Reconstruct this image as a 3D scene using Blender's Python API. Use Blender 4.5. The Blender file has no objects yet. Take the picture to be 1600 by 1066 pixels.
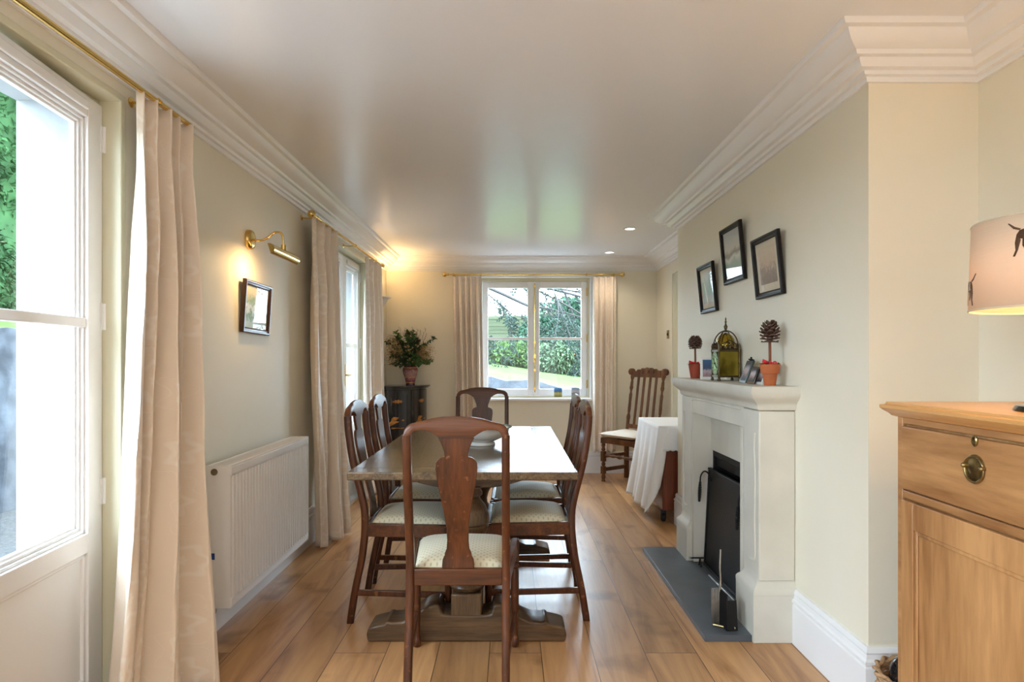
import bpy, math, random
from math import sin, cos, pi, radians
from mathutils import Vector, Matrix
random.seed(7)
S = bpy.context.scene
COL = S.collection

# ------------------------------------------------------------------ camera, world, light, exposure
cam_d = bpy.data.cameras.new('camera'); cam = bpy.data.objects.new('camera', cam_d); COL.objects.link(cam)
S.camera = cam
cam.location = (0, 0, 1.22); cam.rotation_euler = (pi/2, 0, 0)
cam_d.sensor_width = 36; cam_d.lens = 36*980/1600
cam_d.shift_x = 1.4/1600; cam_d.shift_y = 28.4/1600
cam_d.clip_start = .02; cam_d.clip_end = 300
S.view_settings.view_transform = 'Standard'; S.view_settings.look = 'None'
S.view_settings.gamma = 1; S.view_settings.use_curve_mapping = False
S.view_settings.exposure = 1.12
W = bpy.data.worlds.new('sky'); S.world = W; W.use_nodes = True
wn = W.node_tree.nodes; wn.clear()
bg = wn.new('ShaderNodeBackground'); wo = wn.new('ShaderNodeOutputWorld')
bg.inputs[0].default_value = (.70, .86, 1, 1); bg.inputs[1].default_value = 11
W.node_tree.links.new(bg.outputs[0], wo.inputs[0])

def area(name, loc, rot, sx, sy, power, col=(1, 1, 1), spread=pi, portal=False):
    l = bpy.data.lights.new(name, 'AREA'); l.shape = 'RECTANGLE'; l.size = sx; l.size_y = sy
    l.energy = power; l.color = col; l.spread = spread
    l.cycles.is_portal = portal
    o = bpy.data.objects.new(name, l); o.location = loc; o.rotation_euler = rot; COL.objects.link(o)
    return o
# daylight portals in the openings of the room
area('portal_left_door', (-1.72, 1.4, 1.05), (0, -pi/2, 0), 2.1, 1.5, 1, portal=True)
area('portal_far_door', (-1.72, 5.22, 1.05), (0, -pi/2, 0), 2.1, 1.17, 1, portal=True)
area('portal_window', (.25, 7.02, 1.45), (-pi/2, 0, 0), 1.18, 1.3, 1, portal=True)
area('portal_added_opening', (-1.72, -1.65, 1.05), (0, -pi/2, 0), 2.1, 1.9, 1, portal=True)
# added fill lights behind the camera: a rear panel and a ceiling panel
area('rear_fill', (0, -2.8, 1.2), (radians(102), 0, 0), 2.4, 1.4, 8, (.80, .90, 1))
area('ceiling_fill', (.1, -.9, 2.27), (0, 0, 0), 1.9, 1.6, 13, (1, .95, .87))

# ------------------------------------------------------------------ materials
def new_mat(name):
    m = bpy.data.materials.new(name); m.use_nodes = True
    n = m.node_tree.nodes; l = m.node_tree.links
    return m, n, l, n['Principled BSDF']
def c4(c): return (c[0], c[1], c[2], 1)
def plain(name, col, rough=.5, metal=0, spec=.5, bump=0, bscale=60, var=0, vscale=3, coat=0):
    m, n, l, p = new_mat(name)
    p.inputs['Base Color'].default_value = c4(col); p.inputs['Roughness'].default_value = rough
    p.inputs['Metallic'].default_value = metal; p.inputs['Specular IOR Level'].default_value = spec
    p.inputs['Coat Weight'].default_value = coat
    tc = n.new('ShaderNodeTexCoord')
    if var:
        t = n.new('ShaderNodeTexNoise'); t.inputs['Scale'].default_value = vscale; t.inputs['Detail'].default_value = 6
        l.new(tc.outputs['Object'], t.inputs['Vector'])
        r = n.new('ShaderNodeValToRGB'); r.color_ramp.elements[0].position = .3; r.color_ramp.elements[1].position = .7
        r.color_ramp.elements[0].color = c4([x*(1-var) for x in col]); r.color_ramp.elements[1].color = c4([min(1, x*(1+var)) for x in col])
        l.new(t.outputs['Fac'], r.inputs['Fac']); l.new(r.outputs['Color'], p.inputs['Base Color'])
    if bump:
        t = n.new('ShaderNodeTexNoise'); t.inputs['Scale'].default_value = bscale; t.inputs['Detail'].default_value = 5
        l.new(tc.outputs['Object'], t.inputs['Vector'])
        b = n.new('ShaderNodeBump'); b.inputs['Strength'].default_value = bump; b.inputs['Distance'].default_value = .004
        l.new(t.outputs['Fac'], b.inputs['Height']); l.new(b.outputs['Normal'], p.inputs['Normal'])
    return m
def wood(name, dark, light, axis=2, rough=.35, scale=14, bump=.25, stretch=.06, coat=0, wear=None, spec=.4):
    m, n, l, p = new_mat(name)
    tc = n.new('ShaderNodeTexCoord'); mp = n.new('ShaderNodeMapping')
    sc = [1, 1, 1]; sc[axis] = stretch; mp.inputs['Scale'].default_value = sc
    l.new(tc.outputs['Object'], mp.inputs['Vector'])
    t = n.new('ShaderNodeTexNoise'); t.inputs['Scale'].default_value = scale; t.inputs['Detail'].default_value = 9
    t.inputs['Roughness'].default_value = .65; t.inputs['Distortion'].default_value = .6
    l.new(mp.outputs[0], t.inputs['Vector'])
    f = n.new('ShaderNodeTexNoise'); f.inputs['Scale'].default_value = scale*9; f.inputs['Detail'].default_value = 4
    l.new(mp.outputs[0], f.inputs['Vector'])
    a = n.new('ShaderNodeMath'); a.operation = 'MULTIPLY_ADD'; a.inputs[1].default_value = .35; l.new(f.outputs['Fac'], a.inputs[0]); 
    s = n.new('ShaderNodeMath'); s.operation = 'MULTIPLY'; s.inputs[1].default_value = .75; l.new(t.outputs['Fac'], s.inputs[0]); l.new(s.outputs[0], a.inputs[2])
    r = n.new('ShaderNodeValToRGB'); r.color_ramp.elements[0].position = .36; r.color_ramp.elements[1].position = .7
    r.color_ramp.elements[0].color = c4(dark); r.color_ramp.elements[1].color = c4(light)
    l.new(a.outputs[0], r.inputs['Fac'])
    last = r.outputs['Color']
    if wear:
        w = n.new('ShaderNodeTexNoise'); w.inputs['Scale'].default_value = 38; w.inputs['Detail'].default_value = 7
        l.new(tc.outputs['Object'], w.inputs['Vector'])
        wr = n.new('ShaderNodeValToRGB'); wr.color_ramp.elements[0].position = .64; wr.color_ramp.elements[1].position = .72
        l.new(w.outputs['Fac'], wr.inputs['Fac'])
        mx = n.new('ShaderNodeMix'); mx.data_type = 'RGBA'; mx.inputs[7].default_value = c4(wear)
        l.new(wr.outputs['Color'], mx.inputs[0]); l.new(last, mx.inputs[6]); last = mx.outputs[2]
    l.new(last, p.inputs['Base Color'])
    p.inputs['Specular IOR Level'].default_value = spec
    p.inputs['Roughness'].default_value = rough; p.inputs['Coat Weight'].default_value = coat; p.inputs['Coat Roughness'].default_value = .15
    b = n.new('ShaderNodeBump'); b.inputs['Strength'].default_value = bump; b.inputs['Distance'].default_value = .003
    l.new(a.outputs[0], b.inputs['Height']); l.new(b.outputs['Normal'], p.inputs['Normal'])
    return m
def floor_mat():
    m, n, l, p = new_mat('oak_floorboards')
    tc = n.new('ShaderNodeTexCoord'); mp = n.new('ShaderNodeMapping'); mp.inputs['Rotation'].default_value = (0, 0, pi/2)
    mp.inputs['Location'].default_value = (0, .09, 0)
    l.new(tc.outputs['Object'], mp.inputs['Vector'])
    bk = n.new('ShaderNodeTexBrick'); bk.inputs['Scale'].default_value = 1; bk.inputs['Brick Width'].default_value = 1.9
    bk.inputs['Row Height'].default_value = .215; bk.inputs['Mortar Size'].default_value = .0016; bk.inputs['Mortar Smooth'].default_value = .1
    bk.inputs['Bias'].default_value = 0; bk.offset = .37; bk.offset_frequency = 3
    bk.inputs['Color1'].default_value = (0, 0, 0, 1); bk.inputs['Color2'].default_value = (1, 1, 1, 1)
    l.new(mp.outputs[0], bk.inputs['Vector'])
    # grain, offset per board
    ad = n.new('ShaderNodeVectorMath'); ad.operation = 'MULTIPLY_ADD'; ad.inputs[1].default_value = (3, 7, 5)
    l.new(bk.outputs['Color'], ad.inputs[0]); l.new(tc.outputs['Object'], ad.inputs[2])
    m2 = n.new('ShaderNodeMapping'); m2.inputs['Scale'].default_value = (1, .09, 1); l.new(ad.outputs[0], m2.inputs['Vector'])
    g = n.new('ShaderNodeTexNoise'); g.inputs['Scale'].default_value = 11; g.inputs['Detail'].default_value = 9; g.inputs['Distortion'].default_value = 1.2; g.inputs['Roughness'].default_value = .62
    l.new(m2.outputs[0], g.inputs['Vector'])
    k = n.new('ShaderNodeTexNoise'); k.inputs['Scale'].default_value = 3.4; k.inputs['Detail'].default_value = 3
    l.new(ad.outputs[0], k.inputs['Vector'])
    r = n.new('ShaderNodeValToRGB'); e = r.color_ramp.elements
    e[0].position = .28; e[0].color = (.27, .115, .04, 1); e[1].position = .72; e[1].color = (.62, .345, .15, 1)
    x = r.color_ramp.elements.new(.48); x.color = (.48, .25, .105, 1)
    l.new(g.outputs['Fac'], r.inputs['Fac'])
    hs = n.new('ShaderNodeHueSaturation'); l.new(r.outputs['Color'], hs.inputs['Color'])
    vv = n.new('ShaderNodeMapRange'); vv.inputs[3].default_value = .82; vv.inputs[4].default_value = 1.16; l.new(bk.outputs['Color'], vv.inputs[0])
    l.new(vv.outputs[0], hs.inputs['Value'])
    kr = n.new('ShaderNodeValToRGB'); kr.color_ramp.elements[0].position = .28; kr.color_ramp.elements[1].position = .42
    kr.color_ramp.elements[0].color = (.55, .5, .45, 1); kr.color_ramp.elements[1].color = (1, 1, 1, 1); l.new(k.outputs['Fac'], kr.inputs['Fac'])
    mu = n.new('ShaderNodeMix'); mu.data_type = 'RGBA'; mu.blend_type = 'MULTIPLY'; mu.inputs[0].default_value = 1
    l.new(hs.outputs['Color'], mu.inputs[6]); l.new(kr.outputs['Color'], mu.inputs[7])
    mx = n.new('ShaderNodeMix'); mx.data_type = 'RGBA'; mx.inputs[7].default_value = (.06, .03, .015, 1)
    l.new(bk.outputs['Fac'], mx.inputs[0]); l.new(mu.outputs[2], mx.inputs[6]); l.new(mx.outputs[2], p.inputs['Base Color'])
    rr = n.new('ShaderNodeMapRange'); rr.inputs[3].default_value = .26; rr.inputs[4].default_value = .42; l.new(g.outputs['Fac'], rr.inputs[0]); l.new(rr.outputs[0], p.inputs['Roughness'])
    sm = n.new('ShaderNodeMath'); sm.operation = 'MULTIPLY_ADD'; sm.inputs[1].default_value = -1.5; l.new(bk.outputs['Fac'], sm.inputs[0]); l.new(g.outputs['Fac'], sm.inputs[2])
    b = n.new('ShaderNodeBump'); b.inputs['Strength'].default_value = .16; b.inputs['Distance'].default_value = .004
    l.new(sm.outputs[0], b.inputs['Height']); l.new(b.outputs['Normal'], p.inputs['Normal'])
    return m
def damask(name, col, col2):
    m, n, l, p = new_mat(name)
    uv = n.new('ShaderNodeUVMap'); 
    ns = n.new('ShaderNodeTexNoise'); ns.inputs['Scale'].default_value = 9; ns.inputs['Detail'].default_value = 3; l.new(uv.outputs[0], ns.inputs['Vector'])
    ma = n.new('ShaderNodeVectorMath'); ma.operation = 'MULTIPLY_ADD'; ma.inputs[1].default_value = (.035, .035, 0); l.new(ns.outputs['Color'], ma.inputs[0]); l.new(uv.outputs[0], ma.inputs[2])
    v = n.new('ShaderNodeTexVoronoi'); v.voronoi_dimensions = '2D'; v.inputs['Scale'].default_value = 4.6; v.inputs['Randomness'].default_value = .35
    l.new(ma.outputs[0], v.inputs['Vector'])
    sub = n.new('ShaderNodeVectorMath'); sub.operation = 'SUBTRACT'; l.new(ma.outputs[0], sub.inputs[0]); l.new(v.outputs['Position'], sub.inputs[1])
    sp = n.new('ShaderNodeSeparateXYZ'); l.new(sub.outputs[0], sp.inputs[0])
    at = n.new('ShaderNodeMath'); at.operation = 'ARCTAN2'; l.new(sp.outputs[0], at.inputs[0]); l.new(sp.outputs[1], at.inputs[1])
    m5 = n.new('ShaderNodeMath'); m5.operation = 'MULTIPLY'; m5.inputs[1].default_value = 7; l.new(at.outputs[0], m5.inputs[0])
    sn = n.new('ShaderNodeMath'); sn.operation = 'SINE'; l.new(m5.outputs[0], sn.inputs[0])
    pt = n.new('ShaderNodeMath'); pt.operation = 'MULTIPLY_ADD'; pt.inputs[1].default_value = .13; pt.inputs[2].default_value = 1.0; l.new(sn.outputs[0], pt.inputs[0])
    dd = n.new('ShaderNodeMath'); dd.operation = 'MULTIPLY'; l.new(v.outputs['Distance'], dd.inputs[0]); l.new(pt.outputs[0], dd.inputs[1])
    rg = n.new('ShaderNodeMath'); rg.operation = 'MULTIPLY'; rg.inputs[1].default_value = 30; l.new(dd.outputs[0], rg.inputs[0])
    si = n.new('ShaderNodeMath'); si.operation = 'SINE'; l.new(rg.outputs[0], si.inputs[0])
    r = n.new('ShaderNodeValToRGB'); r.color_ramp.elements[0].position = .0; r.color_ramp.elements[1].position = .9; l.new(si.outputs[0], r.inputs['Fac'])
    lim = n.new('ShaderNodeMath'); lim.operation = 'LESS_THAN'; lim.inputs[1].default_value = .44; l.new(dd.outputs[0], lim.inputs[0])
    both = n.new('ShaderNodeMath'); both.operation = 'MULTIPLY'; l.new(lim.outputs[0], both.inputs[0]); l.new(r.outputs['Color'], both.inputs[1])
    r = both; r_out = both.outputs[0]
    mx = n.new('ShaderNodeMix'); mx.data_type = 'RGBA'; mx.inputs[6].default_value = c4(col); mx.inputs[7].default_value = c4(col2)
    l.new(r_out, mx.inputs[0]); l.new(mx.outputs[2], p.inputs['Base Color'])
    rr = n.new('ShaderNodeMapRange'); rr.inputs[3].default_value = .5; rr.inputs[4].default_value = .3; l.new(r_out, rr.inputs[0]); l.new(rr.outputs[0], p.inputs['Roughness'])
    p.inputs['Sheen Weight'].default_value = .3
    wr = n.new('ShaderNodeTexNoise'); wr.inputs['Scale'].default_value = 14; wr.inputs['Detail'].default_value = 4; l.new(uv.outputs[0], wr.inputs['Vector'])
    hm = n.new('ShaderNodeMath'); hm.operation = 'MULTIPLY_ADD'; hm.inputs[1].default_value = .25; l.new(r_out, hm.inputs[0]); l.new(wr.outputs['Fac'], hm.inputs[2])
    b = n.new('ShaderNodeBump'); b.inputs['Strength'].default_value = .35; b.inputs['Distance'].default_value = .006
    l.new(hm.outputs[0], b.inputs['Height']); l.new(b.outputs['Normal'], p.inputs['Normal'])
    return m
def dots(name, base, dot, scale=62):
    m, n, l, p = new_mat(name)
    tc = n.new('ShaderNodeTexCoord'); mp = n.new('ShaderNodeMapping'); mp.inputs['Rotation'].default_value = (0, 0, pi/4)
    l.new(tc.outputs['Object'], mp.inputs['Vector'])
    v = n.new('ShaderNodeTexVoronoi'); v.voronoi_dimensions = '2D'; v.inputs['Scale'].default_value = scale; v.inputs['Randomness'].default_value = 0
    l.new(mp.outputs[0], v.inputs['Vector'])
    r = n.new('ShaderNodeValToRGB'); r.color_ramp.elements[0].position = .2; r.color_ramp.elements[1].position = .27
    r.color_ramp.elements[0].color = c4(dot); r.color_ramp.elements[1].color = c4(base)
    l.new(v.outputs['Distance'], r.inputs['Fac']); l.new(r.outputs['Color'], p.inputs['Base Color'])
    p.inputs['Roughness'].default_value = .6; p.inputs['Sheen Weight'].default_value = .2
    return m
def glass_mat(name='window_glass', tint=(.97, .99, 1), k=.6):
    m, n, l, p = new_mat(name); n.remove(p)
    tr = n.new('ShaderNodeBsdfTransparent'); tr.inputs[0].default_value = c4(tint)
    gl = n.new('ShaderNodeBsdfGlossy'); gl.inputs['Roughness'].default_value = .01
    lw = n.new('ShaderNodeLayerWeight'); lw.inputs['Blend'].default_value = .5; mx = n.new('ShaderNodeMixShader')
    pw = n.new('ShaderNodeMath'); pw.operation = 'POWER'; pw.inputs[1].default_value = 5; l.new(lw.outputs['Facing'], pw.inputs[0])
    fr = n.new('ShaderNodeMath'); fr.operation = 'MULTIPLY_ADD'; fr.inputs[1].default_value = k; fr.inputs[2].default_value = .02; l.new(pw.outputs[0], fr.inputs[0])
    l.new(fr.outputs[0], mx.inputs[0]); l.new(tr.outputs[0], mx.inputs[1]); l.new(gl.outputs[0], mx.inputs[2])
    l.new(mx.outputs[0], n['Material Output'].inputs[0])
    return m
def emit(name, col, st):
    m, n, l, p = new_mat(name)
    p.inputs['Base Color'].default_value = c4(col); p.inputs['Emission Color'].default_value = c4(col); p.inputs['Emission Strength'].default_value = st
    return m
def ramp_pic(name, stops, scale=4, dist=.6, axis=1, mixn=.5, rough=.5, seed=0, coat=0):
    """a printed picture: colour bands by height broken up by noise"""
    m, n, l, p = new_mat(name)
    tc = n.new('ShaderNodeTexCoord'); sp = n.new('ShaderNodeSeparateXYZ'); l.new(tc.outputs['Generated'], sp.inputs[0])
    mp = n.new('ShaderNodeMapping'); mp.inputs['Location'].default_value = (seed*3.1, seed*1.7, seed); l.new(tc.outputs['Generated'], mp.inputs['Vector'])
    t = n.new('ShaderNodeTexNoise'); t.inputs['Scale'].default_value = scale; t.inputs['Detail'].default_value = 8; t.inputs['Distortion'].default_value = dist
    l.new(mp.outputs[0], t.inputs['Vector'])
    a = n.new('ShaderNodeMath'); a.operation = 'MULTIPLY_ADD'; a.inputs[1].default_value = mixn
    l.new(t.outputs['Fac'], a.inputs[0]); l.new(sp.outputs[2], a.inputs[2])
    b = n.new('ShaderNodeMath'); b.operation = 'SUBTRACT'; b.inputs[1].default_value = mixn*.5; l.new(a.outputs[0], b.inputs[0])
    r = n.new('ShaderNodeValToRGB'); e = r.color_ramp.elements
    e[0].position = stops[0][0]; e[0].color = c4(stops[0][1]); e[1].position = stops[-1][0]; e[1].color = c4(stops[-1][1])
    for q, c in stops[1:-1]:
        x = e.new(q); x.color = c4(c)
    l.new(b.outputs[0], r.inputs['Fac']); l.new(r.outputs['Color'], p.inputs['Base Color'])
    p.inputs['Roughness'].default_value = rough; p.inputs['Coat Weight'].default_value = coat; p.inputs['Coat Roughness'].default_value = .03
    return m

M = dict(
    wall=plain('cream_wall_paint', (.81, .75, .61), .6, bump=.03, bscale=90),
    ceiling=plain('satin_ceiling_paint', (.83, .83, .85), .25, bump=.02, bscale=3, spec=.6),
    trim=plain('white_gloss_trim', (.84, .825, .82), .35, bump=.03, bscale=40),
    door=plain('white_door_paint', (.84, .83, .83), .32),
    jamb=plain('cream_gloss_jamb', (.68, .64, .47), .35),
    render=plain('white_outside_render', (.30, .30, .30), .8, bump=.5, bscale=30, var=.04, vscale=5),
    floor=floor_mat(),
    brass=plain('polished_brass', (.72, .50, .17), .18, 1),
    oldbrass=plain('aged_brass', (.30, .22, .10), .3, 1, var=.4, vscale=60),
    steel=plain('dull_steel', (.42, .41, .38), .35, 1, var=.2, vscale=30),
    iron=plain('black_iron', (.010, .009, .009), .5, 0, spec=.25, bump=.2, bscale=80),
    soot=plain('sooty_firebrick', (.016, .014, .012), .9, bump=.5, bscale=30),
    stone=plain('limestone', (.62, .585, .50), .7, bump=.12, bscale=40, var=.09, vscale=4),
    slate=plain('dark_slate', (.082, .092, .105), .42, bump=.1, bscale=20, var=.18, vscale=5),
    chair=wood('mahogany', (.016, .005, .003), (.115, .032, .009), 2, .32, 12, .12, .08, .05, wear=(.20, .07, .025)),
    chairx=wood('mahogany_crossgrain', (.022, .007, .003), (.15, .044, .012), 0, .36, 12, .12, .08, .05),
    oldchair=wood('carved_walnut', (.05, .018, .008), (.22, .09, .035), 2, .35, 14, .2),
    pad=dots('cream_dotted_fabric', (.68, .61, .44), (.50, .42, .27)),
    oak=wood('dark_oak', (.022, .013, .008), (.19, .115, .055), 1, .2, 16, 1, .10, .2),
    oakx=wood('dark_oak_vertical', (.025, .013, .007), (.15, .082, .038), 2, .32, 16, .5, .1, .1),
    oakc=wood('dark_oak_crossways', (.025, .013, .007), (.15, .082, .038), 0, .3, 16, .5, .08, .1),
    pine=wood('waxed_pine', (.27, .115, .038), (.60, .325, .135), 2, .4, 6, .15, .12),
    piney=wood('waxed_pine_lengthways', (.27, .115, .038), (.60, .325, .135), 1, .4, 6, .15, .12),
    pinetop=wood('orange_pine_top', (.50, .24, .07), (.74, .42, .16), 1, .28, 10, .08, .07),
    curtain=damask('cream_damask', (.81, .685, .56), (.85, .755, .65)),
    rad=plain('white_radiator_enamel', (.82, .78, .74), .35),
    lacquer=plain('black_lacquer', (.016, .014, .015), .2, coat=.5),
    gilt=plain('worn_gilt', (.55, .25, .07), .4, .5, var=.4, vscale=40),
    glass=glass_mat(), pglass=glass_mat('picture_glass', (1, 1, 1), .22),
    cloth=plain('white_linen', (.84, .83, .83), .8, bump=.3, bscale=120),
    cushion=plain('cream_cushion', (.80, .73, .63), .8, bump=.2, bscale=60),
    redwood=wood('red_mahogany', (.10, .022, .01), (.24, .06, .025), 2, .3, 12),
    china=plain('white_glazed_china', (.70, .69, .64), .12, coat=.5),
    blue=plain('blue_green_glaze', (.10, .20, .20), .15, var=.6, vscale=50),
    terracotta=plain('terracotta', (.46, .12, .035), .75, bump=.15, bscale=60, var=.12, vscale=20),
    cone=plain('pine_cone', (.085, .04, .026), .7, var=.35, vscale=80),
    stem=plain('cinnamon_stem', (.22, .07, .03), .7, bump=.3),
    red=plain('red_ribbon', (.62, .012, .02), .35),
    moss=plain('dried_moss', (.12, .13, .05), .9, bump=.6, var=.4, vscale=60),
    goldmetal=plain('old_gold_plate', (.30, .22, .035), .16, 1, var=.35, vscale=9),
    fret=plain('dark_bronze_fret', (.10, .07, .035), .3, .9),
    dial=plain('dial_green', (.42, .62, .28), .3, .2, var=.15, vscale=30),  # green base colour for the clock dial
    black=plain('black_gloss', (.008, .008, .010), .12, coat=.4),
    frame=wood('black_moulded_frame', (.006, .005, .005), (.02, .014, .012), 1, .42, 20, .2, spec=.2),
    frame2=wood('dark_rosewood_frame', (.012, .006, .005), (.085, .03, .015), 2, .3, 20, .2, coat=.1),
    mount=plain('cream_mount', (.66, .58, .44), .7),
    whitef=plain('white_photo_frame', (.8, .78, .74), .4),
    shade=None,
    leafd=plain('dark_leaf', (.025, .07, .022), .5, var=.4, vscale=20),
    leafm=plain('mid_leaf', (.07, .16, .04), .5, var=.4, vscale=20),
    straw=plain('dried_straw', (.46, .32, .15), .8, var=.25, vscale=20),
    bronze=plain('bronze_leaf', (.10, .06, .03), .6, var=.3, vscale=20),
    wicker=wood('wicker', (.25, .12, .05), (.6, .38, .2), 0, .6, 40, .5, .5),
    grass=plain('lawn_grass', (.056, .088, .025), .9, spec=.05, bump=1, bscale=40, var=.22, vscale=1.6),
    hedge=plain('conifer_hedge_leaf', (.024, .062, .021), .7, spec=.08, var=.6, vscale=1.5),
    laurel=plain('laurel_leaf', (.034, .082, .050), .55, spec=.08, var=.6, vscale=2),
    bushl=plain('bright_shrub_leaf', (.075, .135, .040), .6, spec=.08, var=.5, vscale=3),
    bushp=plain('pale_shrub_leaf', (.10, .15, .085), .6, spec=.08, var=.4, vscale=3),
    treeleaf=plain('tree_leaf', (.025, .042, .034), .6, spec=.08, var=.4, vscale=3),
    bark=plain('tree_bark', (.03, .028, .027), .9, bump=.6),
    fence=wood('weathered_fence', (.050, .060, .036), (.078, .090, .055), 0, .8, 6, .3, spec=.04),
    gstone=plain('grey_garden_stone', (.065, .072, .082), .9, bump=2.5, bscale=9, spec=.08, var=.45, vscale=5),
    gravel=plain('garden_gravel', (.045, .047, .047), .95, bump=2, bscale=70, spec=.08, var=.55, vscale=45),
    tape=plain('blue_tape', (.01, .05, .25), .5),
    plug=plain('brown_plug', (.22, .17, .10), .5, .5),
    rubber=plain('black_rubber', (.012, .012, .014), .5),
)
def shade_mat():
    m, n, l, p = new_mat('linen_lampshade')
    p.inputs['Base Color'].default_value = (.76, .66, .51, 1); p.inputs['Roughness'].default_value = .9
    tl = n.new('ShaderNodeBsdfTranslucent'); tl.inputs[0].default_value = (.85, .62, .42, 1)
    mx = n.new('ShaderNodeMixShader'); mx.inputs[0].default_value = .25
    tc = n.new('ShaderNodeTexCoord'); mp = n.new('ShaderNodeMapping'); mp.inputs['Scale'].default_value = (1, 1, 30); l.new(tc.outputs['Object'], mp.inputs[0])
    t = n.new('ShaderNodeTexNoise'); t.inputs['Scale'].default_value = 20; l.new(mp.outputs[0], t.inputs['Vector'])
    b = n.new('ShaderNodeBump'); b.inputs['Strength'].default_value = .3; b.inputs['Distance'].default_value = .002; l.new(t.outputs['Fac'], b.inputs['Height']); l.new(b.outputs[0], p.inputs['Normal'])
    l.new(p.outputs[0], mx.inputs[1]); l.new(tl.outputs[0], mx.inputs[2]); l.new(mx.outputs[0], n['Material Output'].inputs[0])
    return m
M['shade'] = shade_mat()

# ------------------------------------------------------------------ mesh builder
class MB:
    def __init__(s): s.v = []; s.f = []; s.uv = {}
    def add(s, vs, fs, mat=None):
        o = len(s.v)
        s.v += [tuple(mat @ Vector(p)) if mat else tuple(p) for p in vs]
        s.f += [tuple(i+o for i in f) for f in fs]; return s
    def box(s, x0, x1, y0, y1, z0, z1, mat=None):
        return s.add([(x0,y0,z0),(x1,y0,z0),(x1,y1,z0),(x0,y1,z0),(x0,y0,z1),(x1,y0,z1),(x1,y1,z1),(x0,y1,z1)],
                     [(0,3,2,1),(4,5,6,7),(0,1,5,4),(1,2,6,5),(2,3,7,6),(3,0,4,7)], mat)
    def lathe(s, prof, c=(0,0,0), n=24, mat=None, caps=True, ang=2*pi, sx=1, sy=1):
        vs = []; fs = []; k = len(prof); full = ang >= 2*pi-1e-6; m = n if full else n+1
        for i in range(m):
            a = ang*i/n
            for r, z in prof: vs.append((c[0]+r*cos(a)*sx, c[1]+r*sin(a)*sy, c[2]+z))
        for i in range(n):
            j = (i+1) % m
            for q in range(k-1): fs.append((i*k+q, j*k+q, j*k+q+1, i*k+q+1))
        if caps and full:
            fs.append(tuple(i*k for i in reversed(range(m)))); fs.append(tuple(i*k+k-1 for i in range(m)))
        return s.add(vs, fs, mat)
    def tube(s, pts, r, n=8, mat=None, flat=None):
        pts = [Vector(p) for p in pts]; rs = r if isinstance(r, (list, tuple)) else [r]*len(pts)
        vs = []; fs = []; up = None
        for i, p in enumerate(pts):
            t = (pts[min(i+1, len(pts)-1)]-pts[max(i-1, 0)])
            t = t.normalized() if t.length > 1e-9 else Vector((0, 0, 1))
            if up is None:
                up = Vector((0, 0, 1)) if abs(t.z) < .9 else Vector((0, 1, 0))
            a = t.cross(up).normalized(); b = a.cross(t).normalized(); up = b
            for k in range(n):
                q = 2*pi*k/n
                vs.append(p+a*cos(q)*rs[i]+b*sin(q)*rs[i]*(flat or 1))
        for i in range(len(pts)-1):
            for k in range(n):
                k2 = (k+1) % n
                fs.append((i*n+k, i*n+k2, (i+1)*n+k2, (i+1)*n+k))
        fs.append(tuple(reversed(range(n)))); fs.append(tuple((len(pts)-1)*n+k for k in range(n)))
        return s.add(vs, fs, mat)
    def prism(s, poly, axis, a0, a1, mat=None):
        """poly in the other two axes, in order"""
        def P(p, a):
            return {0: (a, p[0], p[1]), 1: (p[0], a, p[1]), 2: (p[0], p[1], a)}[axis]
        n = len(poly); vs = [P(p, a0) for p in poly]+[P(p, a1) for p in poly]
        fs = [tuple(range(n)), tuple(reversed(range(n, 2*n)))]+[(i, i+n, (i+1) % n+n, (i+1) % n) for i in range(n)]
        return s.add(vs, fs, mat)
    def loft(s, secs, mat=None, caps=True):
        """secs: list of equal-length rings of points"""
        n = len(secs[0]); vs = [p for r in secs for p in r]; fs = []
        for i in range(len(secs)-1):
            for k in range(n):
                fs.append((i*n+k, i*n+(k+1) % n, (i+1)*n+(k+1) % n, (i+1)*n+k))
        if caps: fs.append(tuple(reversed(range(n)))); fs.append(tuple((len(secs)-1)*n+k for k in range(n)))
        return s.add(vs, fs, mat)
    def strip(s, rows, y0, y1, bend=None):
        """rows of (z, xl, xr): a board in the XZ plane, thickness y0..y1, bend(z) shifts y"""
        secs = []
        for z, a, b in rows:
            d = bend(z) if bend else 0
            secs.append([(a, y0+d, z), (b, y0+d, z), (b, y1+d, z), (a, y1+d, z)])
        return s.loft(secs)
    def grid(s, fn, nu, nv, uvs=None):
        o = len(s.v)
        for j in range(nv+1):
            for i in range(nu+1): s.v.append(tuple(fn(i/nu, j/nv)))
        for j in range(nv):
            for i in range(nu):
                a = o+j*(nu+1)+i; s.f.append((a, a+1, a+nu+2, a+nu+1))
        if uvs:
            for j in range(nv+1):
                for i in range(nu+1): s.uv[o+j*(nu+1)+i] = uvs(i/nu, j/nv)
        return s
    def sweep(s, path, prof, closed=False, side=1):
        """path: XY points; prof: (offset to the side, z) ring; mitred corners"""
        n = len(path); secs = []
        for i, p in enumerate(path):
            p = Vector(p)
            d0 = (p-Vector(path[i-1])).normalized() if (i > 0 or closed) else None
            d1 = (Vector(path[(i+1) % n])-p).normalized() if (i < n-1 or closed) else None
            d0 = d0 or d1; d1 = d1 or d0
            n0 = Vector((-d0.y, d0.x))*side; n1 = Vector((-d1.y, d1.x))*side
            m = (n0+n1).normalized(); m = m/max(.2, m.dot(n0))
            secs.append([(p.x+m.x*o, p.y+m.y*o, z) for o, z in prof])
        return s.loft(secs)
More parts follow.
